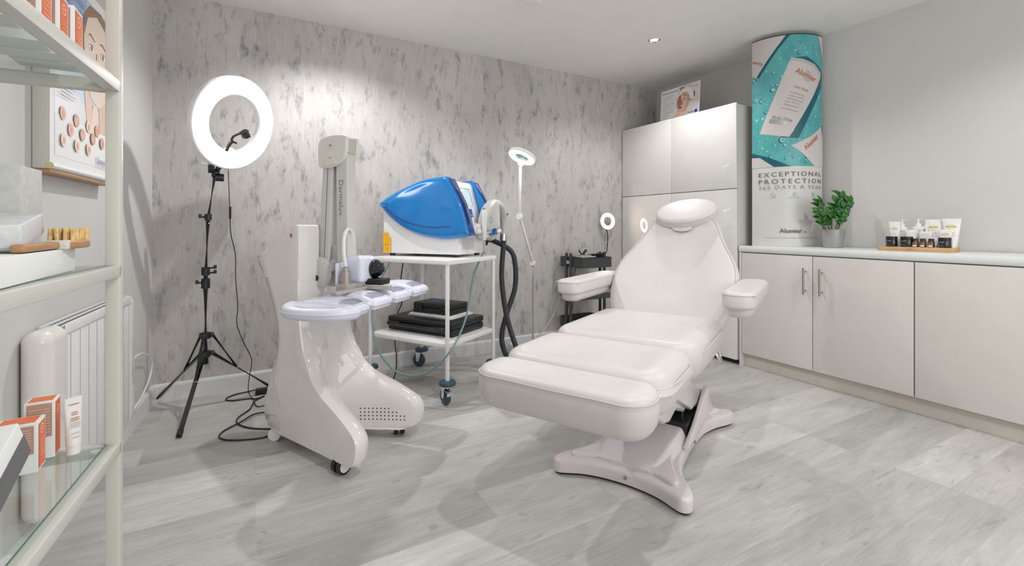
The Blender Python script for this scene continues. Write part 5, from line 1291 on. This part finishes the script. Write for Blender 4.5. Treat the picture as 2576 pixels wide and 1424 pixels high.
# middle shelf
gz = SZ[2]+.002
bm = newbm(); box(bm, (-.345,.995,gz+.0205), (.13,.30,.041), .0012, T=lambda v: v); o = tag(mk('flat_box', bm, M['whitep']), 'long flat white box lying lowest on the middle glass shelf', 'box')
t = root('body_brush', 'wooden body brush with tan bristles lying on the flat white box', 'brush', (-.288,1.142,gz+.0415), 0)
bm = newbm(); pad(bm, [(x, y) for x, y in ellipse(.026,.065,36)], 0, .014, .004, .004); b_ = mk('brush_head', bm, M['woodd'], t)
bm = newbm(); box(bm, (0,-.045,.0075), (.030,.040,.0155), .002); mk('ribbed_band', bm, mat('cream_band', (.66,.63,.55), .6, vary=.1, vscale=200), b_)
bm = newbm(); box(bm, (-.004,-.13,.007), (.018,.15,.012), .004); mk('handle', bm, M['woodd'], t)
bm = newbm(); rb_ = random.Random(2)
for i in range(11):
    for j in range(4):
        x = -.015+j*.010; y = -.040+i*.0088; top = V(x+rb_.uniform(-.002,.002), y+rb_.uniform(-.002,.002), .036)
        cyl(bm, (x,y,.012), top, .0028, .0040, 7)
mk('bristles', bm, M['bristle'], t)
bm = newbm(); TT2 = Matrix.Translation(V(-.345,.985,gz+.078)) @ Matrix.Rotation(R(-12),4,'X') @ Matrix.Rotation(R(-6),4,'Y') @ Matrix.Rotation(R(6),4,'Z')
TT2 = Matrix.Translation(V(-.345,1.028,gz+.0755)) @ Matrix.Rotation(R(7),4,'X') @ Matrix.Rotation(R(8),4,'Z')
box(bm, (0,0,0), (.085,.17,.036), .003, T=lambda v: TT2 @ v); tag(mk('ribbed_box', bm, mat('ribbed_white_card', (.62,.64,.65), .5, vary=.06, vscale=120)), 'pale ribbed box leaning on the brush handle on the middle glass shelf', 'box')
bm = newbm(); box(bm, (-.425,1.22,gz+.096), (.13,.10,.192), .001); o = tag(mk('tall_box', bm, M['greyw']), 'tall grey white ribbed box standing at the back of the middle glass shelf', 'box')

# ------------------------------------------------------------------ light
def area(name, loc, size, power, col=(1,1,1), rot=(0,0,0), shape='DISK', sy=None, spread=None):
    l = bpy.data.lights.new(name, 'AREA'); l.shape = shape; l.size = size; l.energy = power; l.color = col
    if sy: l.size_y = sy
    if spread: l.spread = R(spread)
    o = bpy.data.objects.new(name, l); o.location = loc; o.rotation_euler = [R(a) for a in rot]; COL.objects.link(o); return o
def spot(name, loc, power, ang=140, col=(1,.985,.96), r=.025):
    l = bpy.data.lights.new(name, 'SPOT'); l.energy = power; l.spot_size = R(ang); l.spot_blend = .6; l.shadow_soft_size = r; l.color = col
    o = bpy.data.objects.new(name, l); o.location = loc; COL.objects.link(o); return o
SPW = 45
for i, (x, y) in enumerate(((2.655,2.52),(.47,2.80),(.85,.62),(2.7,.6),(1.65,.3))):
    spot('ceiling_spot', (x,y,H-.012), SPW*(.95,1.4,1.25,.8,.3)[i], col=(1,.99,.975))
area('rear_fill', (1.5,-1.9,1.5), 3.4, 48, (1,1,.99), (90,0,0), 'RECTANGLE', 2.0)  # added soft fill from behind the camera, no window is modelled there
w = bpy.data.worlds.new('world'); SC.world = w; w.use_nodes = True; w.node_tree.nodes['Background'].inputs['Color'].default_value = (.97,.97,.96,1); w.node_tree.nodes['Background'].inputs['Strength'].default_value = .6

# ------------------------------------------------------------------ camera
cam = bpy.data.cameras.new('camera'); co = bpy.data.objects.new('camera', cam); COL.objects.link(co); SC.camera = co
cam.sensor_width = 36; cam.lens = 36*1169.5/2576; cam.shift_y = -(712-568)/2576; cam.clip_start = .02
co.location = (0,0,1.05); co.rotation_euler = (R(90), 0, math.atan2(-.4921, .8705))
SC.view_settings.view_transform = 'Standard'; SC.view_settings.look = 'None'; SC.view_settings.exposure = -0.06
SC.cycles.max_bounces = 8; SC.cycles.transparent_max_bounces = 12; SC.cycles.sample_clamp_indirect = 6
